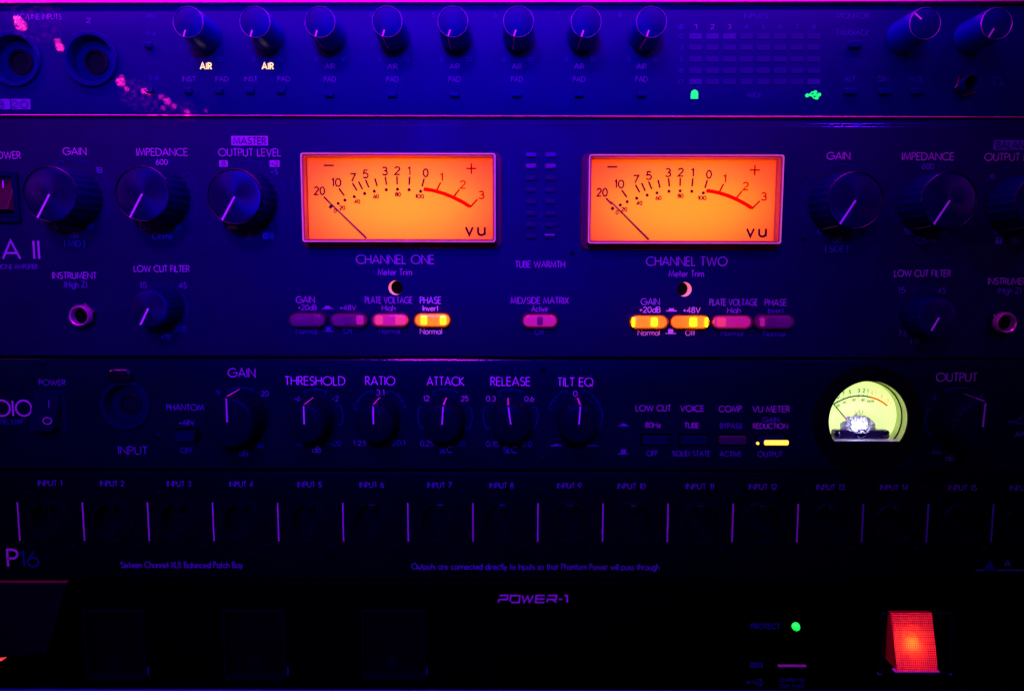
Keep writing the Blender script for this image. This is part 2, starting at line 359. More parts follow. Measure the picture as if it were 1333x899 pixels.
# ------------------------------------------------------------------ single-line lettering
def arc(cx, cy, rx, ry, a0, a1, n=14):
    return [(cx + rx * math.cos(R(a0 + (a1 - a0) * i / n)), cy + ry * math.sin(R(a0 + (a1 - a0) * i / n))) for i in range(n + 1)]
G = {
 'A': (.76, [[(0, 0), (.38, 1), (.76, 0)], [(.13, .32), (.63, .32)]]),
 'B': (.50, [[(0, 0), (0, 1), (.22, 1)] + arc(.22, .76, .22, .24, 90, -90)[1:] + [(0, .52)], [(.22, .52)] + arc(.24, .26, .26, .26, 90, -90)[1:] + [(0, 0)]]),
 'C': (.82, [arc(.5, .5, .5, .5, 50, 310, 22)]),
 'D': (.70, [[(0, 0), (0, 1), (.2, 1)] + arc(.2, .5, .5, .5, 90, -90, 18)[1:] + [(0, 0)]]),
 'E': (.46, [[(.46, 1), (0, 1), (0, 0), (.46, 0)], [(0, .52), (.43, .52)]]),
 'F': (.44, [[(.44, 1), (0, 1), (0, 0)], [(0, .52), (.40, .52)]]),
 'G': (.95, [arc(.5, .5, .5, .5, 45, 360, 24) + [(.55, .5)]]),
 'H': (.62, [[(0, 0), (0, 1)], [(.62, 0), (.62, 1)], [(0, .52), (.62, .52)]]),
 'I': (.04, [[(.02, 0), (.02, 1)]]),
 'J': (.36, [[(.36, 1), (.36, .2)] + arc(.18, .2, .18, .2, 0, -170)]),
 'K': (.58, [[(0, 0), (0, 1)], [(.54, 1), (0, .5), (.58, 0)]]),
 'L': (.40, [[(0, 1), (0, 0), (.40, 0)]]),
 'M': (.88, [[(0, 0), (.14, 1), (.44, .1), (.74, 1), (.88, 0)]]),
 'N': (.70, [[(0, 0), (0, 1), (.70, 0), (.70, 1)]]),
 'O': (1.0, [arc(.5, .5, .5, .5, 90, 450, 30)]),
 'P': (.46, [[(0, 0), (0, 1), (.2, 1)] + arc(.2, .74, .26, .26, 90, -90)[1:] + [(0, .48)]]),
 'Q': (1.0, [arc(.5, .5, .5, .5, 90, 450, 30), [(.6, .3), (.98, -.04)]]),
 'R': (.50, [[(0, 0), (0, 1), (.2, 1)] + arc(.2, .75, .25, .25, 90, -90)[1:] + [(0, .5)], [(.2, .5), (.5, 0)]]),
 'S': (.50, [arc(.26, .76, .22, .24, 35, 235, 12) + arc(.25, .26, .24, .26, 60, -150, 14)]),
 'T': (.52, [[(0, 1), (.52, 1)], [(.26, 1), (.26, 0)]]),
 'U': (.60, [[(0, 1), (0, .3)] + arc(.3, .3, .3, .3, 180, 360, 16) + [(.60, 1)]]),
 'V': (.70, [[(0, 1), (.35, 0), (.70, 1)]]),
 'W': (1.1, [[(0, 1), (.28, 0), (.55, .9), (.82, 0), (1.1, 1)]]),
 'X': (.62, [[(0, 0), (.62, 1)], [(0, 1), (.62, 0)]]),
 'Y': (.64, [[(0, 1), (.32, .5), (.64, 1)], [(.32, .5), (.32, 0)]]),
 'Z': (.60, [[(0, 1), (.60, 1), (0, 0), (.60, 0)]]),
 'a': (.56, [arc(.28, .3, .28, .3, 0, 360, 18), [(.56, .6), (.56, 0)]]),
 'b': (.56, [arc(.28, .3, .28, .3, 0, 360, 18), [(0, 1.02), (0, 0)]]),
 'c': (.48, [arc(.3, .3, .3, .3, 50, 310, 14)]),
 'd': (.56, [arc(.28, .3, .28, .3, 0, 360, 18), [(.56, 1.02), (.56, 0)]]),
 'e': (.56, [[(0, .3), (.56, .3)] + arc(.28, .3, .28, .3, 0, 310, 18)[1:]]),
 'f': (.30, [arc(.26, .84, .14, .18, 60, 180, 8) + [(.12, 0)], [(0, .58), (.28, .58)]]),
 'g': (.56, [arc(.28, .3, .28, .3, 0, 360, 18), [(.56, .6), (.56, -.1)] + arc(.28, -.1, .28, .2, 0, -160, 10)]),
 'h': (.46, [[(0, 0), (0, 1.02)], [(0, .34)] + arc(.23, .36, .23, .24, 180, 0, 12) + [(.46, 0)]]),
 'i': (.04, [[(.02, 0), (.02, .6)], [(.02, .78), (.02, .88)]]),
 'k': (.44, [[(0, 0), (0, 1.02)], [(.38, .6), (0, .3), (.44, 0)]]),
 'l': (.04, [[(.02, 0), (.02, 1.02)]]),
 'm': (.80, [[(0, 0), (0, .6)], [(0, .36)] + arc(.2, .4, .2, .2, 180, 0, 10) + [(.40, 0)], [(.40, .36)] + arc(.6, .4, .2, .2, 180, 0, 10) + [(.80, 0)]]),
 'n': (.44, [[(0, 0), (0, .6)], [(0, .34)] + arc(.22, .38, .22, .22, 180, 0, 10) + [(.44, 0)]]),
 'o': (.58, [arc(.29, .3, .29, .3, 90, 450, 20)]),
 'p': (.56, [arc(.28, .3, .28, .3, 0, 360, 18), [(0, .6), (0, -.32)]]),
 'r': (.28, [[(0, 0), (0, .6)], [(0, .36)] + arc(.2, .4, .2, .2, 180, 60, 8)]),
 's': (.32, [arc(.16, .45, .14, .15, 40, 250, 10) + arc(.16, .16, .16, .16, 70, -150, 10)]),
 't': (.28, [[(.13, .95), (.13, 0)], [(0, .58), (.28, .58)]]),
 'u': (.44, [[(0, .6), (0, .22)] + arc(.22, .22, .22, .22, 180, 360, 12) + [(.44, .6)], [(.44, .6), (.44, 0)]]),
 'v': (.46, [[(0, .6), (.23, 0), (.46, .6)]]),
 'w': (.74, [[(0, .6), (.19, 0), (.37, .54), (.55, 0), (.74, .6)]]),
 'x': (.44, [[(0, 0), (.44, .6)], [(0, .6), (.44, 0)]]),
 'y': (.46, [[(0, .6), (.24, 0)], [(.46, .6), (.12, -.32)]]),
 'z': (.40, [[(0, .6), (.40, .6), (0, 0), (.40, 0)]]),
 '0': (.56, [arc(.28, .5, .28, .5, 90, 450, 24)]),
 '1': (.20, [[(0, .82), (.18, 1), (.18, 0)]]),
 '2': (.52, [arc(.26, .74, .24, .26, 170, -30, 14) + [(0, 0), (.52, 0)]]),
 '3': (.50, [arc(.24, .76, .22, .24, 150, -80, 14) + arc(.24, .27, .26, .27, 80, -150, 14)]),
 '4': (.58, [[(.44, 0), (.44, 1), (0, .28), (.58, .28)]]),
 '5': (.50, [[(.46, 1), (.12, 1), (.06, .56)] + arc(.23, .31, .27, .31, 115, -145, 16)]),
 '6': (.54, [arc(.27, .29, .27, .29, 100, 460, 20), [(.34, 1), (.05, .45)]]),
 '7': (.50, [[(0, 1), (.50, 1), (.14, 0)]]),
 '8': (.52, [arc(.26, .76, .21, .24, -90, 270, 18), arc(.26, .26, .26, .26, -90, 270, 20)]),
 '9': (.54, [arc(.27, .71, .27, .29, -80, 280, 20), [(.20, 0), (.49, .55)]]),
 '.': (.06, [[(.03, 0), (.03, .1)]]),
 ':': (.06, [[(.03, 0), (.03, .1)], [(.03, .5), (.03, .6)]]),
 '-': (.34, [[(0, .42), (.34, .42)]]),
 '+': (.44, [[(0, .42), (.44, .42)], [(.22, .18), (.22, .66)]]),
 '/': (.40, [[(0, -.08), (.40, 1.08)]]),
 '(': (.18, [arc(.36, .42, .36, .62, 125, 235, 8)]),
 ')': (.18, [arc(-.18, .42, .36, .62, 55, -55, 8)]),
 '|': (.04, [[(.02, -.15), (.02, 1.15)]]),
 '%': (.6, [[(0, 0), (.6, 1)], arc(.13, .8, .12, .16, 0, 360, 10), arc(.47, .2, .12, .16, 0, 360, 10)]),
 '~': (1.1, [arc(.27, .4, .27, .24, 30, 330, 14) + arc(.83, .4, .27, .24, 150, -150, 18) + [(.27 + .27 * math.cos(R(30)), .4 + .24 * .5)]]),  # infinity sign
 ' ': (.26, []),
}
LN = [0]
def letters(mb, s, cx, cy, wpx, hpx, d=0.00012, wt=0.13, gap=0.17, rot=0.0):
    """set the string centred on a measured position; wpx, hpx are the measured width and cap height"""
    adv = sum(G[c][0] for c in s) + gap * (len(s) - 1)
    x0, z0 = at(cx, cy, d); xa, _ = at(cx - wpx / 2, cy, d); xb, _ = at(cx + wpx / 2, cy, d)
    _, za = at(cx, cy - hpx / 2, d); _, zb = at(cx, cy + hpx / 2, d)
    W, H = xb - xa, za - zb
    sx = W / adv if adv > 0.1 else H
    u = -adv / 2
    wd = wt * H
    ca, sa = math.cos(rot), math.sin(rot)
    for c in s:
        wdt, strokes = G[c]
        for k, st in enumerate(strokes):
            pts = []
            for (x, y) in st:
                lx, lz = (u + x) * sx, (y - 0.5) * H
                pts.append((x0 + lx * ca - lz * sa, z0 + lx * sa + lz * ca))
            LN[0] += 1
            mb.ribbon(pts, wd, d + (LN[0] % 7) * 0.000004)
        u += wdt + gap
    return mb
def word(par, s, cx, cy, wpx, hpx, m='print_white', d=0.00012, wt=0.13, gap=0.17, name='lettering', lab=True):
    mb = letters(MB(), s, cx, cy, wpx, hpx, d, wt, gap)
    o = mb.build(name, m, par)
    if lab and '~' not in s: o['label'] = 'printed lettering reading "%s"' % s
    return o
def line(mb, pts, wpx, d=0.0001):
    P = [at(x, y, d) for x, y in pts]
    LN[0] += 1
    return mb.ribbon(P, wpx * D / F, d + (LN[0] % 7) * 0.000004)
PX = D / F                         # metres per photo pixel near the picture's centre
def icon_in(par, cx, cy, m, up=2.0, lab='push button symbol, pressed in'):
    mb = MB(); line(mb, [(cx - 7, cy + 2), (cx + 7, cy + 2)], 1.3)
    x0, z0 = at(cx - 3.4, cy + 1.2); x1, z1 = at(cx + 3.4, cy + 1.2 - up * 1.3)
    mb.sheet([(x0, z0), (x1, z0), (x1, z1), (x0, z1)], 0.00015)
    return mb.build('button_symbol', m, par, lab)

# ------------------------------------------------------------------ rack panels
ZT = {k: at(666.5, v)[1] for k, v in dict(top=-9, a=152.7, b=466.3, c=612.8, d=755.8, e=895.5).items()}
HALF = 0.2413
GAP = 0.00035
def panel(name, m, par, zt, zb, thick=0.012, r=0.0008, front=0.0, cutters=None):
    """rack panel of full width, its long edges rounded"""
    prof = []
    for i in range(5): a = R(90 - 90 * i / 4); prof.append((front - r + r * math.cos(a), zt - r + r * math.sin(a)))
    for i in range(5): a = R(-90 * i / 4); prof.append((front - r + r * math.cos(a), zb + r + r * math.sin(a)))
    prof += [(-thick, zb), (-thick, zt)]
    n = len(prof)
    vs = [(-HALF, -d, z) for d, z in prof] + [(HALF, -d, z) for d, z in prof]
    mb = MB(); mb.add(vs, [tuple(range(n)), tuple(range(2 * n - 1, n - 1, -1))])
    for i in range(n):
        j = (i + 1) % n
        mb.f.append([i, j, n + j, n + i]); mb.sm.append(i < 9)
    o = mb.build(name, m, par)
    if cutters: cut(o, cutters)
    return o

def cpx(mb, cx, cy, rpx, depth=0.010, n=48):
    x, z = at(cx, cy); mb.prism(circ(x, z, rpx * PX, n), -depth, 0.002); return mb
def bpx(mb, x0, y0, x1, y1, depth=0.006):
    a = at(x0, y0); b = at(x1, y1); mb.box(a[0], b[0], b[1], a[1], -depth, 0.002); return mb

# ------------------------------------------------------------------ shared parts
def knob(par, fx, fy, rpx, h, deg, style, flutes=0, pr=(0.0, 1.0), side=True, label=None, rimm=None, pm='print_white', pw=2.6):
    """knob whose front face is seen at (fx, fy); h metres tall; deg = pointer angle clockwise from 12 o'clock"""
    x, z = at(fx, fy, h)
    r = rpx * PX * (1 - h / D)
    body, face, skirt = style
    rb = r * 1.06
    prof = [(rb * 1.0, 0.0004), (rb, h * 0.15), (r * 1.01, h * 0.94), (r * 0.99, h * 0.985), (r * 0.955, h)]
    kn = MB().lathe(x, z, prof, n=96 if flutes else 64, flute=flutes, fl=-0.035 if flutes else 0).build('knob', body, par, label, smooth_angle=30 if not flutes else 50)
    MB().lathe(x, z, [(r * 0.90, h - 0.0002), (r * 0.90, h + 0.0002), (r * 0.88, h + 0.00025)], n=64, cap0=True).build('face', face, kn)
    if rimm:
        mb = MB(); t = 0.024
        mb.lathe(x, z, [(r * (0.985 - t * 2), h + 0.0001), (r * (0.985 - t), h + 0.00035), (r * 0.985, h + 0.0001)], n=96, cap1=False); mb.build('rim', rimm, kn)
    a = R(90 - deg); c, s = math.cos(a), math.sin(a)
    wd = pw * PX * (1 - h / D)
    d0 = h + 0.00055
    mb = MB().ribbon([(x + c * r * pr[0], z + s * r * pr[0]), (x + c * r * pr[1], z + s * r * pr[1])], wd, d0)
    mb2 = mb.build('pointer_line', pm, kn)
    if side:
        nx, nz = -s * wd / 2, c * wd / 2
        ro = r * 1.03; rl = rb * 1.03
        vs = [(x + c * ro + nx, -h * 0.985, z + s * ro + nz), (x + c * ro - nx, -h * 0.985, z + s * ro - nz), (x + c * rl - nx, -h * 0.15, z + s * rl - nz), (x + c * rl + nx, -h * 0.15, z + s * rl + nz)]
        MB().add(vs, [(0, 1, 2, 3)]).build('side_line', 'print_grey' if pm == 'print_white' else pm, kn)
    return kn, (x, z)

def dial_arcs(par, cx, cy, rpx, m, spans=((60, 120),), ticks=(), wpx=1.0):
    mb = MB(); x, z = at(cx, cy)
    for a0, a1 in spans:
        LN[0] += 1
        mb.ribbon(circ(x, z, rpx * PX, 20, a0, a1), wpx * PX, 0.0001 + (LN[0] % 7) * 4e-6)
        for a in (a0, a1):
            LN[0] += 1
            mb.ribbon([(x + rpx * PX * math.cos(R(a)), z + rpx * PX * math.sin(R(a))), (x + (rpx - 5) * PX * math.cos(R(a)), z + (rpx - 5) * PX * math.sin(R(a)))], wpx * PX, 0.0001 + (LN[0] % 7) * 4e-6)
    for a in ticks:
        LN[0] += 1
        mb.ribbon([(x + (rpx) * PX * math.cos(R(a)), z + (rpx) * PX * math.sin(R(a))), (x + (rpx - 4) * PX * math.cos(R(a)), z + (rpx - 4) * PX * math.sin(R(a)))], wpx * PX, 0.0001 + (LN[0] % 7) * 4e-6)
    return mb.build('dial_scale', m, par)

def xlr(par, cx, cy, ro, ri, shell, pins=True, latch=True, combo=False, label=None, latchm='dark_chrome', depth=0.009):
    """socket ring standing proud of the panel round a hole cut in it"""
    x, z = at(cx, cy); ro *= PX; ri *= PX
    s = MB().lathe(x, z, [(ro, 0.0), (ro, 0.0009), (ro * 0.97, 0.0013), (ri * 1.03, 0.0013), (ri, 0.0008), (ri * 0.99, -depth + 0.0005)], n=64, cap1=False).build('socket', shell, par, label)
    MB().lathe(x, z, [(ri * 0.985, -0.0045), (ri * 0.98, -0.004), (ri * 0.93, -0.0038)], n=48, cap0=True).build('insert', shell, s)
    if pins and not combo:
        for k, (ax, az) in enumerate(((-0.52, 0.02), (0.52, 0.02), (0.0, -0.50))):
            MB().lathe(x + ax * ri, z + az * ri, [(ri * 0.085, -0.0038), (ri * 0.085, -0.0022), (ri * 0.05, -0.0018)], n=16).build('pin', 'dark_chrome', s)
    if combo:
        MB().lathe(x, z, [(ri * 0.55, -0.0038), (ri * 0.55, -0.0030), (ri * 0.42, -0.0028), (ri * 0.40, -0.0037)], n=40, cap1=True).build('jack_hole', 'jack_dark', s)
    if latch:
        MB().prism(rrect(x - ri * 0.22, x + ri * 0.22, z + ri * 0.76, z + ri * 1.06, ri * 0.08), 0.0008, 0.0022).build('latch', latchm, s, bevel=0.0003)
    return s

def screw(par, cx, cy, rpx=4.5, m='navy_plastic'):
    x, z = at(cx, cy); r = rpx * PX
    s = MB().lathe(x, z, [(r, 0.0), (r * 0.97, 0.0004), (r * 0.6, 0.0008)], n=24).build('screw', m, par)
    mb = MB(); mb.box(x - r * 0.5, x + r * 0.5, z - r * 0.1, z + r * 0.1, 0.0007, 0.00095); 
    mb.build('screw_slot', 'black_hole', s)
    return s

def jack(par, cx, cy, ro, ri, m, label=None):
    """quarter inch socket: hexagonal nut, round collar, dark bore"""
    x, z = at(cx, cy, 0.003); ro *= PX; ri *= PX
    s = MB().lathe(x, z, [(ro * 1.12, 0.0), (ro * 1.12, 0.0016), (ro * 1.0, 0.0021), (ri * 1.25, 0.0021)], n=6, smooth=False, cap1=False, a0=0.3).build('jack_socket', 'dark_chrome', par, label)
    MB().lathe(x, z, [(ri * 1.30, 0.0016), (ri * 1.30, 0.0038), (ri * 1.15, 0.0046), (ri * 1.0, 0.0040), (ri, 0.001)], n=48, cap1=False).build('collar', m, s)
    MB().lathe(x, z, [(ri * 1.01, 0.0001), (ri * 1.01, 0.0013)], n=32).build('bore', 'black_hole', s)
    return s

# ================================================================== equipment rack
mb = MB()
for sx in (-1, 1):
    x0, x1 = sorted((sx * 0.2425, sx * 0.262))
    mb.box(x0, x1, -0.34, 0.14, -0.30, 0.004)
mb.box(-0.2424, 0.2424, -0.34, -0.325, -0.30, -0.014)
mb.box(-0.2424, 0.2424, -0.3249, 0.1399, -0.30, -0.29)
structure(mb.build('equipment_rack', 'rack_steel'))

# ================================================================== 1. audio interface
aif = thing('audio_interface', 'topmost rack unit, blue-lit, with magenta chassis edges, ten knobs and two glowing AIR words', 'audio interface', (0, 0, ZT['a']))
cu = MB()
for cx, cy, r in ((19, 77.5, 28), (119, 76.5, 28), (1262, 109, 8)): cpx(cu, cx, cy, r)
zt0 = at(666.5, 4.4)[1]; zb0 = at(666.5, 150.6)[1]
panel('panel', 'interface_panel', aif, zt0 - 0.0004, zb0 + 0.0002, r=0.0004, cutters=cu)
# the chassis lips above and below the panel
def lip(z0, z1, front, m, par, r=0.0007, thick=0.02, tilt=0.0):
    prof = [(-thick, z0)] + [(front - r + r * math.cos(R(-90 + 90 * i / 4)), z0 + r + r * math.sin(R(-90 + 90 * i / 4))) for i in range(5)] + [(front - r + r * math.cos(R(90 * i / 4)), z1 - r + r * math.sin(R(90 * i / 4))) for i in range(5)] + [(-thick, z1)]
    n = len(prof)
    m_ = MB(); m_.add([(-HALF, -d, z - HALF * tilt) for d, z in prof] + [(HALF, -d, z + HALF * tilt) for d, z in prof], [tuple(range(n)), tuple(range(2 * n - 1, n - 1, -1))])
    for i in range(n):
        j = (i + 1) % n; m_.f.append([i, j, n + j, n + i]); m_.sm.append(0 < i < n - 2)
    return m_.build('chassis_edge', m, par)
lip(zt0 - 0.0002, ZT['top'], 0.0016, 'interface_chassis', aif, r=0.0003, tilt=0.0035)
lip(ZT['a'] + 0.0001, zb0, 0.0005, 'interface_chassis', aif, r=0.00028)

kst = ('knob_plastic_blue', 'knob_face_blue', None)
for i, (x, y) in enumerate(((245, 29), (332, 29), (416.5, 29), (504, 28.5), (589.5, 28.5), (675, 28.5), (763, 29), (848, 29))):
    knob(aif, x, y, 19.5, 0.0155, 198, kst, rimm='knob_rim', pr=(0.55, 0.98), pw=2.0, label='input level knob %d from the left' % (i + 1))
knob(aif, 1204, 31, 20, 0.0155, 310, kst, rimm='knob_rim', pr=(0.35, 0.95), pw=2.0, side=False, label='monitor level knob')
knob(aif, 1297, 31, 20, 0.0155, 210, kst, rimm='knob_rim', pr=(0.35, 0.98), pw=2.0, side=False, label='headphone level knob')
for cx in (19, 119): xlr(aif, cx, 77.5, 34, 28, 'interface_recess', combo=True, latch=False)
word(aif, 'MIC/LINE INPUTS', 49, 22, 62, 6.5, 'print_dim')
word(aif, '1', 19, 27, 3, 6, 'print_dim'); word(aif, '2', 115, 27, 5, 6, 'print_dim')
mb = MB(); a = at(-40, 129); b = at(40, 142.5); mb.box(a[0], b[0], b[1], a[1], 0.0, 0.0001)
nb = mb.build('name_badge', 'print_dim', aif)
o = word(nb, '18 20', 13, 136, 46, 9, 'interface_panel', d=0.00025, wt=0.11, lab=False)
o = letters(MB(), '|', 14, 136, 2, 10, d=0.00025).build('lettering', 'interface_panel', nb)
for s_, x_, y_, w_ in (('48V', 196, 21, 12), ('1-4', 197, 44, 12), ('5-8', 200, 102, 12)): word(aif, s_, x_, y_, w_, 5.5, 'print_faint')
def small_button(x, y, wpx=11, hpx=7, par=aif, m='interface_recess'):
    a = at(x - wpx / 2, y - hpx / 2); b = at(x + wpx / 2, y + hpx / 2)
    return MB().prism(rrect(a[0], b[0], b[1], a[1], 0.0006), 0.0, 0.0016).build('push_button', m, par, bevel=0.00035)
small_button(194, 60); small_button(196, 118)
knx = (267, 347.5, 429.5, 511, 592, 673, 754, 835)
for i, x in enumerate(knx):
    word(aif, '0', x - 17, 77.5, 4, 5.5, 'print_faint', lab=False); word(aif, '10', x + 18, 77.5, 7, 5.5, 'print_faint', lab=False)
    if i < 2:
        o = word(aif, 'AIR', x + 1, 86.3, 14.5, 8, 'lit_amber_word', wt=0.22, gap=0.24, name='air_light', lab=False); o['label'] = 'lit amber word AIR'
        word(aif, 'INST', x - 21, 103, 17, 6, 'print_dim'); word(aif, 'PAD', x + 22, 103, 16, 6, 'print_dim')
        small_button(x - 21, 119); small_button(x + 19, 119)
    else:
        word(aif, 'AIR', x, 86.5, 12.5, 6.5, 'print_dim', wt=0.16); word(aif, 'PAD', x, 103.3, 15, 6.5, 'print_dim')
        small_button(x, 124, 12, 6)
        word(aif, str(i + 1), x - 28, 20, 4.5, 6, 'print_faint', lab=False)
word(aif, 'INPUTS', 984, 21, 30, 6.5, 'print_faint')
cols = [905.5 + 22 * i for i in range(8)]
word(aif, 'dB', 886, 35, 8, 6, 'print_faint')
for i, x in enumerate(cols): word(aif, str(i + 1), x, 35, 4, 6, 'print_dim' if i < 3 else 'print_faint', lab=False)
for j, (y, t) in enumerate(((47.5, '0'), (62, '3'), (77, '6'), (92, '18'), (106.5, '42'))):
    word(aif, t, 887 if len(t) < 2 else 885.5, y, 4 if len(t) < 2 else 8, 5.5, 'print_faint', lab=False)
    for i, x in enumerate(cols):
        a = at(x - 8, y - 3.6); b = at(x + 8, y + 3.6)
        mseg = 'segment_off' if ((i < 3 and j == 0) or (i == 0 and j == 4) or (i == 7 and j == 4)) else 'segment_dark'
        MB().box(a[0], b[0], b[1], a[1], -0.0001, 0.00014).build('meter_segment', mseg, aif)
# padlock light
mb = MB(); a = at(899.5, 121.5, 0.0003); b = at(908.8, 128.6, 0.0003); x, z = at(904.2, 121.5, 0.0003)
mb.prism([(a[0], b[1]), (b[0], b[1]), (b[0], a[1])] + circ(x, z, 4.3 * PX, 14, 0, 180)[1:-1] + [(a[0], a[1])], 0.0, 0.0003)
mb.build('padlock_light', 'lit_teal', aif)
mb = MB()
line(mb, [(1050, 124.5), (1067, 123.5)], 2.2, 0.0002); line(mb, [(1053, 124.3), (1057, 120.3), (1061, 120.3)], 1.8, 0.0002); line(mb, [(1056, 124.2), (1060, 128), (1063, 128)], 1.8, 0.0002)
for (x_, y_, r_) in ((1050.5, 124.5, 2.3), (1061, 120.5, 2.3), (1063, 127.6, 2.2), (1066, 123.6, 2.3)):
    x, z = at(x_, y_); mb.prism(circ(x, z, r_ * PX, 16), 0.0, 0.00035)
mb.build('usb_light', 'lit_teal', aif)
word(aif, 'MIDI', 981, 124, 17, 6, 'print_faint')
word(aif, 'MONITOR', 1110, 21, 42, 7, 'print_faint'); word(aif, 'TALKBACK', 1110, 43, 43, 7, 'print_faint')
small_button(1112, 59, 17, 9)
for s_, x_ in (('ALT', 1106), ('DIM', 1150), ('MUTE', 1192)):
    word(aif, s_, x_, 103, 4.6 * len(s_), 6.5, 'print_faint'); small_button(x_ + 1, 120, 17, 8)
for x_ in (1154, 1191, 1243, 1282, 1325): word(aif, '0' if x_ in (1154, 1243) else '10', x_, 77, 5 if x_ in (1154, 1243) else 7, 5, 'print_trace', lab=False)
jack(aif, 1262, 109, 14, 8, 'interface_recess')
mb = MB(); x, z = at(1299, 106); mb.ribbon(circ(x, z, 5 * PX, 16, -20, 200), 1.2 * PX, 0.0001)
for sx in (-1, 1): mb.box(x + sx * 4.6 * PX - 1.3 * PX, x + sx * 4.6 * PX + 1.3 * PX, z - 5 * PX, z - 1.4 * PX, 0, 0.0002)
mb.build('headphone_symbol', 'print_faint', aif)

# ================================================================== 2. twin channel preamplifier
pre = thing('tube_preamplifier', 'tall twin-channel preamplifier with two glowing orange rectangular meters and pill buttons', 'preamplifier', (0, 0, ZT['b']))
cu = MB()
for cx, cy, r in ((515, 374.5, 9.5), (891, 376.5, 9.5)): cpx(cu, cx, cy, r, 0.008)
def meter_corners():
    x0, z1 = at(391.3, 199.2, 0.0075); x1, z0 = at(645, 315.2, 0.0075); xb_, zb_ = at(767, 201.3, 0.0075)
    return x0, x1, z0, z1, xb_ - x0, zb_ - z1
x0, x1, z0, z1, mdx, mdz = meter_corners()
for q in (0, 1): cu.box(x0 + 0.0011 + q * mdx, x1 - 0.0011 + q * mdx, z0 + 0.0011 + q * mdz, z1 - 0.0011 + q * mdz, -0.0109, 0.002)
ppan = panel('panel', 'preamp_panel', pre, ZT['a'] - GAP, ZT['b'] + GAP, cutters=cu)

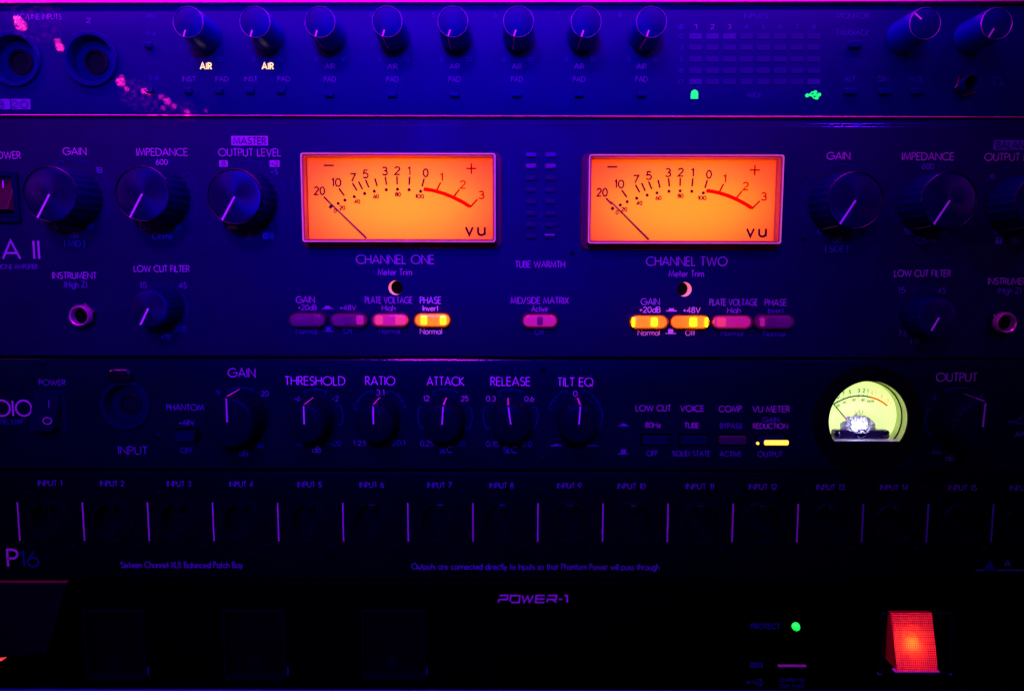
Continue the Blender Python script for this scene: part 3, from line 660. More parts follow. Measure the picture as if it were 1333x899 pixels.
def vu_meter(dx, dz, label):
    H = 0.0075
    x0, z1 = at(391.3, 199.2, H); x1, z0 = at(645, 315.2, H)
    g = 8 * PX
    B = lambda: MB()
    fl = B().ring(rrect(x0 - g, x1 + g, z0 - g, z1 + g * 0.6, g * 1.3, 8), rrect(x0 + 0.0012, x1 - 0.0012, z0 + 0.0012, z1 - 0.0012, 0.0004, 8), 0.0, 0.0012).move(dx, dz).build('meter', 'meter_flange', pre, label, bevel=0.0005)
    t = 0.0009
    o_ = rrect(x0, x1, z0, z1, 0.0008, 4); i_ = rrect(x0 + t, x1 - t, z0 + t, z1 - t, 0.0006, 4)
    B().ring(o_, i_, 0.0012, H - 0.0001).move(dx, dz).build('cover_wall', 'acrylic_wall', fl)
    i2 = rrect(x0 + 0.0022, x1 - 0.0022, z0 + 0.0022, z1 - 0.0022, 0.0006, 4)
    B().ring(rrect(x0, x1, z0, z1, 0.0008, 4), rrect(x0 + 0.0003, x1 - 0.0003, z0 + 0.0003, z1 - 0.0003, 0.0006, 4), H, H + 0.0005).move(dx, dz).build('cover_rim', 'acrylic_rim_glow', fl)
    B().prism(rrect(x0 + 0.0007, x1 - 0.0007, z0 + 0.0007, z1 - 0.0007, 0.0006, 4), H, H + 0.0003).move(dx, dz).build('cover_window', 'clear_window', fl)
    dd = 0.0030
    dial = B().sheet([(x0 + t * 1.02, z0 + t * 1.02), (x1 - t * 1.02, z0 + t * 1.02), (x1 - t * 1.02, z1 - t * 1.02), (x0 + t * 1.02, z1 - t * 1.02)], dd).move(dx, dz).build('dial', 'dial_sheet', fl)
    cv = B(); X0, X1, Z0, Z1 = x0 + 0.0013, x1 - 0.0013, z0 + 0.0013, z1 - 0.0013
    cv.add([(X0, 0.0107, Z0), (X1, 0.0107, Z0), (X1, 0.0107, Z1), (X0, 0.0107, Z1), (X0, -dd + 0.0002, Z0), (X1, -dd + 0.0002, Z0), (X1, -dd + 0.0002, Z1), (X0, -dd + 0.0002, Z1)], [(0, 1, 2, 3), (0, 4, 5, 1), (1, 5, 6, 2), (2, 6, 7, 3), (3, 7, 4, 0)])
    cv.move(dx, dz).build('lamp_box', 'meter_cavity', fl)
    mxc, mzc = (x0 + x1) / 2 + dx, (z0 + z1) / 2 + dz
    lamp('meter_lamp', 'AREA', (1.0, 0.200, 0.01), 0.023, (mxc, 0.0100, mzc - 0.002), (mxc, -1, mzc - 0.002), shape='ELLIPSE', size=0.062, size_y=0.020)
    zz = lambda u, v: (370 + u / 4.443, 180 + v / 4.443)
    d1 = dd + 0.00015
    # ticks, numerals and arc printed on the dial
    mb = B()
    for (a, b, c, d_) in ((228, 338, 262, 372), (316, 290, 348, 332), (395, 260, 421, 304), (430, 250, 453, 296), (470, 240, 490, 286), (524, 232, 538, 278), (585, 222, 591, 270), (652, 220, 653, 268), (726, 222, 722, 270), (810, 232, 797, 280)):
        line(mb, [zz(a, b), zz(c, d_)], 2.3, d1)
    for (a, b) in ((312, 377), (351, 358), (405, 338), (465, 320), (521, 307), (590, 298), (655, 295), (722, 298), (789, 307)):
        x, z = at(*zz(a, b), d1); mb.sheet(circ(x, z, 2.1 * PX, 14), d1)
    x, z = at(*zz(268, 397), d1); mb.sheet(circ(x, z, 2.9 * PX, 4), d1)
    line(mb, [zz(228, 157), zz(287, 157)], 2.0, d1)
    mb.move(dx, dz).build('scale_marks', 'ink_black', dial)
    mb = B()
    for s_, a, b, wd in (('20', 204, 304, 58), ('10', 301, 256, 52), ('7', 397, 228, 30), ('5', 470, 207, 29), ('3', 581, 190, 29), ('2', 654, 188, 29), ('1', 722, 190, 13), ('0', 818, 200, 27)):
        p = zz(a, b); letters(mb, s_, p[0], p[1], wd / 4.443, 44 / 4.443, d1, wt=0.21, gap=0.2)
    for s_, a, b in (('0', 295, 420), ('20', 336, 402), ('40', 422, 366), ('60', 531, 336), ('80', 658, 324), ('100', 783, 336)):
        p = zz(a, b); letters(mb, s_, p[0], p[1], (13 + 17 * (len(s_) - 1)) / 4.443, 21 / 4.443, d1, wt=0.32, gap=0.2)
    p = zz(1105, 540); letters(mb, 'vu', p[0], p[1] - 4.2, 110 / 4.443, 76 / 4.443, d1, wt=0.17, gap=0.34)
    mb.move(dx, dz).build('numerals', 'ink_black', dial)
    mb = B()
    line(mb, [zz(905, 255), zz(882, 300)], 2.2, d1); line(mb, [zz(1013, 296), zz(980, 338)], 2.2, d1); line(mb, [zz(1118, 353), zz(1073, 400)], 2.2, d1)
    line(mb, [zz(1052, 175), zz(1112, 175)], 2.0, d1); line(mb, [zz(1082, 145), zz(1082, 206)], 2.0, d1)
    for s_, a, b, wd in (('1', 910, 225, 13), ('2', 1033, 268, 29), ('3', 1140, 328, 29)):
        p = zz(a, b); letters(mb, s_, p[0], p[1], wd / 4.443, 42 / 4.443, d1, wt=0.2)
    mb.move(dx, dz).build('red_numerals', 'ink_red', dial)
    mb = B(); line(mb, [zz(806, 294), zz(845, 299), (zz(880, 307)), zz(930, 322), zz(980, 343), zz(1030, 368), zz(1073, 395)], 4.6, d1)
    mb.move(dx, dz).build('red_arc', 'ink_bright_red', dial)
    # needle: a fine tapered blade floating above the dial
    hd = dd + 0.0016
    a = at(*zz(248, 358), hd); b = at(*zz(476, 578), hd)
    v = (Vector(b) - Vector(a)).normalized(); nrm = Vector((-v.y, v.x)) * 1.35 * PX
    pts = [(a[0] + nrm.x * .7, a[1] + nrm.y * .7), (b[0] + nrm.x, b[1] + nrm.y), (b[0] - nrm.x, b[1] - nrm.y), (a[0] - nrm.x * .7, a[1] - nrm.y * .7)]
    B().prism(pts, hd, hd + 0.00025).move(dx, dz).build('needle', 'needle_black', fl)
    # shelf along the foot of the dial
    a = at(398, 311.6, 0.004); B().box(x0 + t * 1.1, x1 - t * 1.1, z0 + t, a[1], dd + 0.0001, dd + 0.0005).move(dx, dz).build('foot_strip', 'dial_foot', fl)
H_ = 0.0075
xa, za = at(391.3, 199.2, H_); xb, zb = at(767, 201.3, H_)
vu_meter(0, 0, 'left glowing orange meter')
vu_meter(xb - xa, zb - za, 'right glowing orange meter')

ks = ('preamp_knob', 'knob_face', None)
for x, y, tag_ in ((65.5, 253, 'left gain knob'), (186, 252.5, 'left impedance knob'), (306, 256, 'left output level knob')):
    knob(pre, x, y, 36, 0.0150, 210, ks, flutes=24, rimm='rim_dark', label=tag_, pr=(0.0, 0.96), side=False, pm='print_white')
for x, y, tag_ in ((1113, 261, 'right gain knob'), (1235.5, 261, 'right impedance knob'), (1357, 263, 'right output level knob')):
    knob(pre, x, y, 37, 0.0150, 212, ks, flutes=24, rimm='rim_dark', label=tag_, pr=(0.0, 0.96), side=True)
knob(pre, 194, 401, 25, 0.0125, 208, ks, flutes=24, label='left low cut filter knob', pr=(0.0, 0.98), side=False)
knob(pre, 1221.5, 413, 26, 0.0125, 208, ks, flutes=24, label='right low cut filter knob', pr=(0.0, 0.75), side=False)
for cx, cy, r in ((97, 256, 47), (210.5, 256, 47), (325, 258, 47), (1091, 262, 47), (1207, 262, 47), (1323, 263, 47)):
    dial_arcs(pre, cx, cy, r, 'print_trace', spans=((62, 118), (10, 40), (140, 170), (190, 215), (325, 350)), ticks=(90, 75, 105, 25, 155))
for cx, cy in ((212, 402), (1200, 407)):
    dial_arcs(pre, cx, cy, 33, 'print_trace', spans=((65, 115), (-20, 35), (145, 200)), ticks=(90,))

W_, GY, DM, FT = 'print_white', 'print_grey', 'print_dim', 'print_faint'
T2 = [('POWER', 8, 202, 37, 9, GY), ('GAIN', 97, 197, 30, 9, GY), ('IMPEDANCE', 211, 198, 66, 9.3, GY), ('OUTPUT LEVEL', 325, 198.5, 81, 9.3, GY),
 ('600', 210.5, 211, 15, 6.5, GY), ('18', 129, 221.5, 8, 7, DM), ('0', 73.5, 294, 4.5, 7, DM), ('40', 118, 295, 9, 6.5, FT), ('dB', 97, 306, 10, 7, DM), ('| MID |', 97, 317, 26, 7.5, DM),
 ('150', 188, 295.5, 14, 7, DM), ('3K', 232, 296, 9, 6.5, FT), ('Ohms', 211, 307, 25, 7.5, DM), ('~', 302.5, 295.5, 12, 7, GY), ('dB', 324, 307, 10, 7, DM), ('+5', 357, 223.5, 9, 6, DM),
 ('MPA II', 2, 325, 98, 23.5, GY), ('MICROPHONE AMPLIFIER', 10, 347, 78, 5.8, DM), ('INSTRUMENT', 97, 358.5, 57, 8, GY), ('(High Z)', 98.5, 370, 29, 7.5, DM),
 ('LOW CUT FILTER', 210.5, 349.7, 72, 8, GY), ('15', 186.5, 371, 9, 7, DM), ('45', 238, 371.5, 10, 7, DM), ('7.5', 200, 428.5, 9, 5.5, FT), ('200', 235, 428, 14, 7, FT), ('Hz', 216.5, 437, 10, 7, DM),
 ('CHANNEL ONE', 514.4, 337.6, 101, 11.2, GY), ('Meter Trim', 514, 354, 44, 8, GY), ('GAIN', 397.5, 390, 24, 8, GY), ('+20dB', 400, 400, 24, 6.5, GY), ('+48V', 453, 400.3, 21, 6.5, GY),
 ('PLATE VOLTAGE', 506, 390.5, 61, 8, GY), ('High', 506, 400.7, 17, 7, GY), ('PHASE', 560.5, 390.7, 27, 8.3, W_), ('Invert', 560.5, 401, 20, 7, W_), ('Normal', 399, 430.7, 27, 6.5, DM),
 ('Off', 453, 430.5, 11, 6.5, DM), ('Normal', 507, 430.6, 27, 6.5, DM), ('Normal', 561, 431, 28, 7, W_), ('TUBE WARMTH', 703, 344, 64, 8, GY), ('MID/SIDE MATRIX', 702.5, 391, 75, 8, GY),
 ('Active', 702.5, 401.7, 21, 7, GY), ('Off', 702, 432, 12, 6.5, DM),
 ('CHANNEL TWO', 894, 340, 105, 11.2, GY), ('Meter Trim', 893.5, 356, 45, 8, GY), ('GAIN', 846.5, 392.5, 24, 8, GY), ('+20dB', 846, 403, 27, 7, W_), ('+48V', 900.5, 403.5, 22, 7, W_),
 ('PLATE VOLTAGE', 955, 393.3, 62, 8, GY), ('High', 955.5, 403.7, 17, 7, GY), ('PHASE', 1010, 393.7, 28, 8, GY), ('Invert', 1010, 404, 20, 7, DM), ('Normal', 844.5, 432.7, 28, 7, W_),
 ('Off', 898.5, 433, 12, 7, W_), ('Normal', 953, 433.5, 28, 6.5, DM), ('Normal', 1008, 434, 28, 6.5, DM),
 ('GAIN', 1091.5, 203, 30, 9, GY), ('IMPEDANCE', 1208, 203.7, 67, 9.3, GY), ('600', 1208, 216.7, 15, 6.5, DM), ('0', 1067, 301, 5, 7, DM), ('40', 1113, 301, 9, 6.5, FT), ('dB', 1090, 312, 11, 7.5, DM),
 ('| SIDE |', 1089, 324, 29, 7.5, DM), ('150', 1184, 301, 14, 7, DM), ('3K', 1230, 301, 9, 6.5, FT), ('Ohms', 1206, 312.5, 26, 7.5, DM), ('6', 1292, 229, 5, 6, DM), ('~', 1300, 302, 12, 7, DM),
 ('dB', 1321, 313, 10, 7.5, DM), ('OUTPUT LEVEL', 1323, 204.5, 82, 9.3, GY), ('LOW CUT FILTER', 1201, 355.7, 73, 8, GY), ('15', 1173.5, 377.5, 9, 7, DM), ('45', 1226, 378, 10, 7, DM),
 ('7.5', 1175, 434, 11, 7, DM), ('200', 1211, 434, 14, 7, FT), ('Hz', 1191.5, 443.5, 11, 7, DM), ('INSTRUMENT', 1315, 366, 57, 8, GY), ('(High Z)', 1314, 378, 30, 7.5, DM)]
for s_, x_, y_, w_, h_, m_ in T2: word(pre, s_, x_, y_, w_, h_, m_, wt=0.12 if h_ > 8 else 0.14)
def box_word(par, s_, cx, cy, bw, bh, tw, th, mb_, mt):
    a = at(cx - bw / 2, cy - bh / 2); b = at(cx + bw / 2, cy + bh / 2)
    o = MB().box(a[0], b[0], b[1], a[1], 0.0, 0.0001).build('printed_box', mb_, par, 'printed block around the word "%s"' % s_)
    word(o, s_, cx, cy, tw, th, mt, d=0.00025, wt=0.15, lab=False)
box_word(pre, 'MASTER', 325, 183.3, 48, 12.5, 42, 8.5, GY, 'preamp_panel')
box_word(pre, 'BALANCE', 1323, 189, 58, 13, 51, 9, DM, 'preamp_panel')
box_word(pre, '8', 291, 213, 11, 8.5, 5, 6, GY, 'preamp_panel')
box_word(pre, '+2', 357.5, 213, 13, 8.5, 9, 5.5, GY, 'preamp_panel')
box_word(pre, '+10', 349, 307, 14, 8, 11, 5.5, DM, 'preamp_panel')
box_word(pre, '1', 1300, 313, 8, 9, 2, 6, DM, 'preamp_panel')
icon_in(pre, 426.5, 399.5, GY); icon_in(pre, 427, 429, DM, 4.0, 'push button symbol, standing out')
icon_in(pre, 874, 402.5, W_); icon_in(pre, 873, 432, W_, 4.0, 'push button symbol, standing out')

# meter trim holes: bushing in each bore, leaked light painted as its own glow
for cx, cy in ((515, 374.5), (891, 376.5)):
    x, z = at(cx, cy); r = 9.4 * PX
    t_ = MB().lathe(x, z, [(r * 1.0, -0.0002), (r * 0.998, -0.0003), (r * 0.995, -0.0066), (r * 0.93, -0.0068)], n=48, cap1=False).build('trim_bushing', 'nylon_glow', pre)
    MB().lathe(x, z, [(r * 0.98, -0.0076), (r * 0.98, -0.0065), (r * 0.92, -0.0063)], n=40).build('trim_screw', 'black_hole', t_)

# pill buttons
def pill(x0, x1, y0, y1, core, shell, leds, label):
    h = 0.0042
    a = at(x0, y0, h); b = at(x1, y1, h)
    r = (a[1] - b[1]) / 2 * 0.98
    X0, X1, Z0, Z1 = a[0], b[0], b[1], a[1]
    cxm, czm = (X0 + X1) / 2, (Z0 + Z1) / 2
    s = MB(); prev = None
    rings = [(0.0, 0.0), (0.0, h * 0.7), (0.00022, h * 0.88), (0.0007, h * 0.97), (0.0014, h)]
    outs = []
    for ins, d in rings:
        outs.append([(x, -d, z) for x, z in rrect(X0 + ins, X1 - ins, Z0 + ins, Z1 - ins, max(0.0002, r - ins), 8)])
    n = len(outs[0]); vs = sum(outs, []); fs = []
    for i in range(len(outs) - 1):
        for k in range(n):
            j = (k + 1) % n; fs.append((i * n + k, i * n + j, (i + 1) * n + j, (i + 1) * n + k))
    s.add(vs, fs, True); s.f.append([(len(outs) - 1) * n + k for k in range(n)]); s.sm.append(True)
    btn = s.build('pill_button', shell, pre, label, smooth_angle=60)
    q = 0.0005
    MB().prism(rrect(X0 + q, X1 - q, Z0 + q, Z1 - q, r - q, 8), 0.0002, h * 0.50).build('button_core', core, btn, bevel=0.0004)
    MB().prism(rrect(X0 - 0.0006, X1 + 0.0006, Z0 - 0.0005, Z1 + 0.0005, r + 0.0005, 8), 0.0, 0.0004).build('bezel', 'black_plastic', btn, bevel=0.0002)
    W = X1 - X0
    for u, wd, m_ in leds:
        c = X0 + W * u
        MB().prism(rrect(c - wd * W / 2, c + wd * W / 2, Z0 + 0.0010, Z1 - 0.0010, 0.0006), h * 0.45, h * 0.66).build('led' if 'led' in m_ or 'glow' in m_ else 'divider', m_, btn, bevel=0.0003)
    return btn
P1 = (407.8, 426.3); P2 = (410.3, 428.9)
pill(375, 422.8, *P1, 'led_off', 'button_clear', [(0.75, .2, 'led_off_pale')], 'unlit violet gain button of channel one')
pill(429, 477, *P1, 'led_off_pale', 'button_clear', [(0.45, .22, 'led_off'), (0.8, .2, 'glow_faint')], 'unlit purple phantom power button of channel one')
pill(482.5, 531.3, *P1, 'glow_faint', 'button_clear', [(0.78, .28, 'glow_deep'), (0.2, .2, 'glow_deep')], 'dim pinkish-red plate voltage button of channel one')
pill(538, 585.8, *P1, 'glow_lit', 'button_clear_lit', [(0.27, .16, 'led_yellow'), (0.8, .16, 'led_yellow')], 'brightly lit phase button of channel one')
pill(679.8, 726.4, 409, 427.2, 'glow_faint', 'button_clear', [(0.5, .16, 'led_off')], 'dim pink matrix button with a dark centre')
pill(821.6, 871, *P2, 'glow_lit', 'button_clear_lit', [(0.63, .16, 'led_yellow'), (0.08, .06, 'led_yellow')], 'brightly lit gain button of channel two')
pill(875, 925, *P2, 'glow_lit', 'button_clear_lit', [(0.58, .18, 'led_yellow'), (0.92, .05, 'led_yellow')], 'brightly lit phantom power button of channel two')
pill(930, 981, *P2, 'glow_faint', 'button_clear', [(0.22, .22, 'glow_deep'), (0.7, .2, 'glow_faint')], 'dim red plate voltage button of channel two')
pill(984.8, 1035, *P2, 'led_off_pale', 'button_clear', [(0.42, .2, 'led_off'), (0.2, .12, 'glow_faint')], 'unlit purple phase button of channel two')

# tube warmth ladder
ly = (202, 216.5, 232, 247.5, 263, 278, 293, 308)
for j, y in enumerate(ly):
    for x in (691, 716.5):
        a = at(x - 7, y - 3); b = at(x + 7, y + 3)
        MB().prism(rrect(a[0], b[0], b[1], a[1], (a[1] - b[1]) / 2 * .9), 0, 0.0008).build('ladder_led', 'led_off_pale' if j == 1 else ('led_off' if j == 0 else 'ladder_dark'), pre, bevel=0.0002)
    word(pre, str((7, 6, 5, 4, 3, 2, 1, 0)[j]), 704, y, 4, 5, 'print_trace' if j not in (5, 6) else 'print_faint', lab=False)
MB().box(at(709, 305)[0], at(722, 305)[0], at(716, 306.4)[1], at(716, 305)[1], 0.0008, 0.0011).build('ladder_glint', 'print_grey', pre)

# rocker switch at the left edge
a = at(-40, 223); b = at(29, 290)
rk = MB().ring(rrect(a[0], b[0], b[1], a[1], 0.001), rrect(a[0] + 0.002, b[0] - 0.002, b[1] + 0.002, a[1] - 0.002, 0.0006), 0.0, 0.0018).build('power_rocker', 'navy_plastic', pre, 'red-lit power rocker at the left edge', bevel=0.0004)
c0 = at(-30, 233, 0.003); c1 = at(17, 273, 0.003)
rb_ = MB().add([(c0[0], -0.0005, c0[1]), (c1[0], -0.0005, c0[1]), (c1[0] - 0.001, -0.0045, c1[1]), (c0[0], -0.0045, c1[1]), (c0[0], 0.0, c0[1]), (c1[0], 0.0, c0[1]), (c1[0], 0.0, c1[1] - 0.001), (c0[0], 0.0, c1[1] - 0.001)],
   [(0, 1, 2, 3), (1, 5, 6, 2), (3, 2, 6, 7), (0, 4, 5, 1), (0, 3, 7, 4)]).build('rocker_face', 'switch_red', rk, bevel=0.0003)
letters(MB(), 'I', 4, 240, 2, 10, d=0.0024, wt=0.15).build('rocker_mark', 'print_white', rk)

jack(pre, 105, 411, 15, 10.5, 'collar_metal', 'left instrument jack'); jack(pre, 1308, 420, 15, 10.5, 'collar_metal', 'right instrument jack')
for x, y in ((745, 329), (1046, 311), (972, 329)): screw(pre, x, y, 3.2, 'navy_plastic')

# ================================================================== 3. channel strip
cs = thing('channel_strip', 'channel strip with six upright knob pointers and a round pale-yellow meter, third unit down', 'channel strip', (0, 0, ZT['c']))
cu = MB()
cpx(cu, 164, 527, 27)
xm, zm = at(1129, 546); rm = 52 * PX
zflat = at(1129, 573.8)[1]
def chord(cx, cz, r, zf, n=60):
    a = math.degrees(math.asin((zf - cz) / r))
    return circ(cx, cz, r, n, a, 180 - a)
cu.prism(chord(xm, zm, rm, zflat), -0.009, 0.003)
for cx in (853, 903, 953, 1004): bpx(cu, cx - 20, 564, cx + 20, 580, 0.005)
bpx(cu, 227, 557, 262, 576, 0.005)
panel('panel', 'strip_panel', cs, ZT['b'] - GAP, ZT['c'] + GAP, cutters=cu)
ks3 = ('knob_plastic', 'knob_face3', None)
kn3 = [(296.5, 550, 34, 0, 0.0150, 'large gain knob'), (396.5, 552, 25.5, 0, 0.0150, 'threshold knob'), (486.5, 552, 25.5, 0, 0.0150, 'ratio knob'), (575.5, 552.5, 25.5, 4, 0.0150, 'attack knob'), (665, 552.5, 25.5, -8, 0.0150, 'release knob'), (753.5, 552.5, 25.5, 4, 0.0150, 'tilt knob'), (1278, 556, 34, 3, 0.0150, 'large output knob')]
for x, y, r, dg, h, t_ in kn3:
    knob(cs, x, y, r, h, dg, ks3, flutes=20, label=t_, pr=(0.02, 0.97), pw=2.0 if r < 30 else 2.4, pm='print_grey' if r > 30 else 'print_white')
for cx in (315, 411, 495, 579.5, 664.5, 748.5, 1246):
    big = cx in (315, 1246)
    sp = {315: ((65, 115),), 411: ((65, 115), (-20, 25)), 495: ((20, 72), (108, 165)), 748.5: ((20, 72), (108, 165), (-25, 15))}.get(cx, ((64, 116), (-30, 20), (160, 210)))
    dial_arcs(cs, cx, 545 if big else 541, 42 if big else 36, 'print_trace2', spans=sp, ticks=(90,) if cx not in (495, 748.5) else (35, 145))
T3 = [('POWER', 68, 497.7, 34, 7, DM), ('AUDIO', 2.5, 531, 77, 20, GY), ('CHANNEL STRIP', 5, 548.7, 50, 5.5, FT), ('INPUT', 173, 586, 38, 10, DM), ('PHANTOM', 241, 530, 48, 7.5, DM), ('+48V', 243, 549.7, 20, 6, DM), ('OFF', 243, 586, 16, 6.5, FT),
 ('GAIN', 314.5, 485, 35, 11, GY), ('9', 284.5, 511.5, 5, 6.5, FT), ('20', 345, 512, 9, 6.5, DM), ('dB', 317, 589, 11, 7.5, DM), ('40', 339, 580, 8, 5.5, FT),
 ('THRESHOLD', 410, 495.5, 78, 10.8, W_), ('RATIO', 495, 495.5, 38, 10.8, W_), ('ATTACK', 580, 496, 48, 10.8, W_), ('RELEASE', 664.5, 496.3, 51, 10.8, W_), ('TILT EQ', 749, 497, 46, 10.8, W_),
 ('-6', 387, 518.5, 8, 6.5, DM), ('-2', 436.5, 518.5, 8, 6.5, DM), ('3:1', 495, 510.7, 10, 7, GY), ('12', 555, 518.3, 8, 6.5, GY), ('25', 605, 518.5, 9, 6.5, GY), ('0.3', 639, 518.7, 12, 6.5, GY), ('0.6', 689, 519, 12, 6.5, GY), ('0', 749, 512, 5, 7, GY),
 ('1.25:1', 471, 576.5, 22, 6, DM), ('20:1', 519, 576, 16, 6.5, DM), ('0.25', 556, 577, 17, 6.5, DM), ('.50', 600, 577.3, 11, 6.5, FT), ('0.15', 641, 577.5, 16, 6.5, DM), ('2.0', 686, 577.7, 12, 6.5, DM), ('-20', 391, 578, 12, 5, FT), ('+20', 437, 577, 13, 6, FT),
 ('dB', 412, 584.7, 11, 7.5, GY), ('SEC', 580, 585, 17, 7.5, GY), ('SEC', 664, 585.3, 17, 7.5, GY),
 ('LOW CUT', 850.5, 531, 45, 7.5, GY), ('VOICE', 901, 531.5, 30, 7.5, GY), ('COMP.', 951.5, 532, 31, 7.5, GY), ('VU METER', 1004, 532.3, 48, 7.5, GY), ('GAIN', 1003.5, 546, 21, 6, DM), ('80Hz', 850, 553, 20, 6.5, GY), ('TUBE', 900.5, 553.5, 19, 6.5, GY),
 ('BYPASS', 951.5, 554, 28, 6.5, DM), ('REDUCTION', 1003, 554.3, 45, 6.5, GY), ('OFF', 849, 589.7, 15, 6.5, DM), ('SOLID STATE', 900, 590, 49, 6.5, DM), ('ACTIVE', 951, 590.4, 28, 6.5, DM), ('OUTPUT', 1002.5, 590.8, 32, 6.5, DM),
 ('OUTPUT', 1245.5, 490.7, 53, 10.5, GY), ('-3', 1214, 517, 8, 6.5, FT), ('+5', 1275, 517, 9, 6, FT), ('~', 1219, 588, 11, 6.5, DM), ('dB', 1237, 595.5, 11, 7, DM), ('APPLIED', 1340, 565, 38, 6.5, DM)]
for s_, x_, y_, w_, h_, m_ in T3: word(cs, s_, x_, y_, w_, h_, m_, wt=0.115 if h_ > 8 else 0.14)
icon_in(cs, 811.5, 552, DM); icon_in(cs, 811.5, 588.5, DM, 4.0, 'push button symbol, standing out')
mb = MB(); line(mb, [(717, 580), (731, 579.3)], 1.6); line(mb, [(764, 579.5), (779, 580)], 1.6); line(mb, [(721, 578.5), (727, 578)], 1.2); mb.build('slope_symbols', DM, cs)
mb = MB(); line(mb, [(1312, 549), (1323, 549)], 2.4); line(mb, [(1322, 551), (1336, 535), (1350, 551), (1322, 551)], 1.2)
mb.build('maker_emblem', FT, cs)

# rocker with I and O
a = at(43.5, 508); b = at(88, 560)
rk = MB().ring(rrect(a[0], b[0], b[1], a[1], 0.001), rrect(a[0] + 0.0009, b[0] - 0.0012, b[1] + 0.0009, a[1] - 0.0009, 0.0006), 0.0, 0.0005).build('power_rocker', 'navy_plastic', cs, 'dark power rocker marked I and O', bevel=0.0003)
c0 = at(46, 511, 0.0); c1 = at(82, 557, 0.0)
MB().add([(c0[0], -0.001, c0[1]), (c1[0], -0.001, c0[1]), (c1[0] - 0.001, -0.0055, c1[1]), (c0[0] - 0.0004, -0.0055, c1[1]), (c0[0], 0.0, c0[1]), (c1[0], 0.0, c0[1]), (c1[0], 0.0, c1[1]), (c0[0], 0.0, c1[1])],
   [(0, 1, 2, 3), (1, 5, 6, 2), (3, 2, 6, 7), (0, 4, 5, 1), (0, 3, 7, 4)]).build('rocker_face', 'navy_rocker', rk, bevel=0.0003)
mb = MB()
letters(mb, 'I', 63.5, 525, 2, 10, d=0.0032, wt=0.13); mb.build('rocker_mark', DM, rk)
mb = MB(); x, z = at(61.5, 547.5, 0.0058); mb.ribbon([(x + 5.6 * PX * math.cos(R(t)), z + 4.3 * PX * math.sin(R(t))) for t in range(0, 361, 15)], 1.2 * PX, 0.0058); mb.build('rocker_mark', GY, rk)
xlr(cs, 164, 527, 33, 27, 'navy_plastic', combo=True, latch=False, label='combined microphone and line socket')
x, z = at(156, 488, 0.002)
lt = MB().prism(rrect(x - 0.0044, x + 0.0044, z - 0.0026, z + 0.0024, 0.0020), 0.0, 0.0030).build('release_tab', 'dark_chrome', cs, 'metal release tab above the socket', bevel=0.0008)
# push buttons in their wells
for k, cx in enumerate((853, 903, 953, 1004)):
    a = at(cx - 17, 567); b = at(cx + 18, 578)
    bt = MB().prism(rrect(a[0], b[0], b[1], a[1], 0.0005), -0.0045, 0.0008 if k < 3 else 0.0002).build('push_button', 'navy_plastic' if k != 2 else 'well_button', cs, bevel=0.0003)
    if k == 3:
        a = at(995, 572.7, 0.0006); b = at(1026.5, 579.2, 0.0006)
        MB().prism(rrect(a[0], b[0], b[1], a[1], 0.0006), 0.0002, 0.0008).build('lit_bar', 'led_bar', bt, 'glowing yellow bar', bevel=0.0002)
        MB().prism(circ(*at(986, 576.5), 1.9 * PX, 14), 0.0, 0.0006).build('lit_dot', 'led_bar', bt)
a = at(231, 560); b = at(256, 573)
MB().prism(rrect(a[0], b[0], b[1], a[1], 0.0005), -0.0045, 0.0025).build('push_button', 'navy_plastic', cs, bevel=0.0003)
for x, y in ((707, 480), (706, 597), (55, 472), (205, 568)): screw(cs, x, y, 5, 'strip_panel')

# round meter, sunk in the panel
vm = MB()
fr_o = circ(xm, zm, 74 * PX, 96)
rnd = MB().ring(circ(xm, zm, 72 * PX, 96), [(xm + (p[0] - xm), p[1]) for p in [ (xm + rm * 1.004 * math.cos(R(360 * i / 96)), max(zflat - 0.00005, zm + rm * 1.004 * math.sin(R(360 * i / 96)))) for i in range(96)]], 0.0, 0.0010).build('round_meter', 'round_flange', cs, 'round pale-yellow meter with a flat foot', bevel=0.0)
dep = -0.0060
# well wall in two steps
def wall(r0, r1, d0, d1, m, name):
    P0 = chord(xm, zm, r0, zflat); P1 = chord(xm, zm, r1, zflat); n = len(P0)
    mb = MB(); mb.add([(x, -d0, z) for x, z in P0] + [(x, -d1, z) for x, z in P1], [(i, i + 1, n + i + 1, n + i) for i in range(n - 1)], True)
    return mb.build(name, m, rnd)
wall(rm * 0.998, rm * 0.985, 0.0005, -0.0026, 'round_well', 'meter_wall')
wall(rm * 0.985, rm * 0.955, -0.0026, -0.0028, 'round_flange', 'wall_step')
wall(rm * 0.955, rm * 0.94, -0.0028, dep, 'round_well', 'meter_wall')
dl = MB().sheet(chord(xm, zm, rm * 0.97, zflat), dep).build('dial', 'round_dial', rnd)
MB().add([(xm - rm * .9, 0.0059, zflat + 0.0001), (xm + rm * .9, 0.0059, zflat + 0.0001), (xm + rm * .9, -0.0008, zflat + 0.0001), (xm - rm * .9, -0.0008, zflat + 0.0001)], [(0, 1, 2, 3)]).build('meter_sill', 'sill_white', rnd)
MB().prism(chord(xm, zm, rm * 0.99, zflat + 0.0002), 0.0002, 0.0004).build('meter_glass', 'clear_window', rnd)
zz2 = lambda u, v: (1065 + u / 8.99, 485 + v / 8.99)
d2 = dep + 0.0001
mb = MB(); line(mb, [zz2(*p) for p in ((190, 362), (240, 335), (290, 312), (360, 285), (440, 271), (500, 268), (560, 275), (612, 286))], 1.7, d2)
for a_, b_ in (((225, 340), (218, 322)), ((300, 308), (292, 288)), ((376, 280), (372, 258)), ((476, 268), (475, 246)), ((530, 270), (532, 248)), ((575, 277), (578, 256)), ((345, 290), (350, 303)), ((470, 270), (470, 292))): line(mb, [zz2(*a_), zz2(*b_)], 0.7, d2)
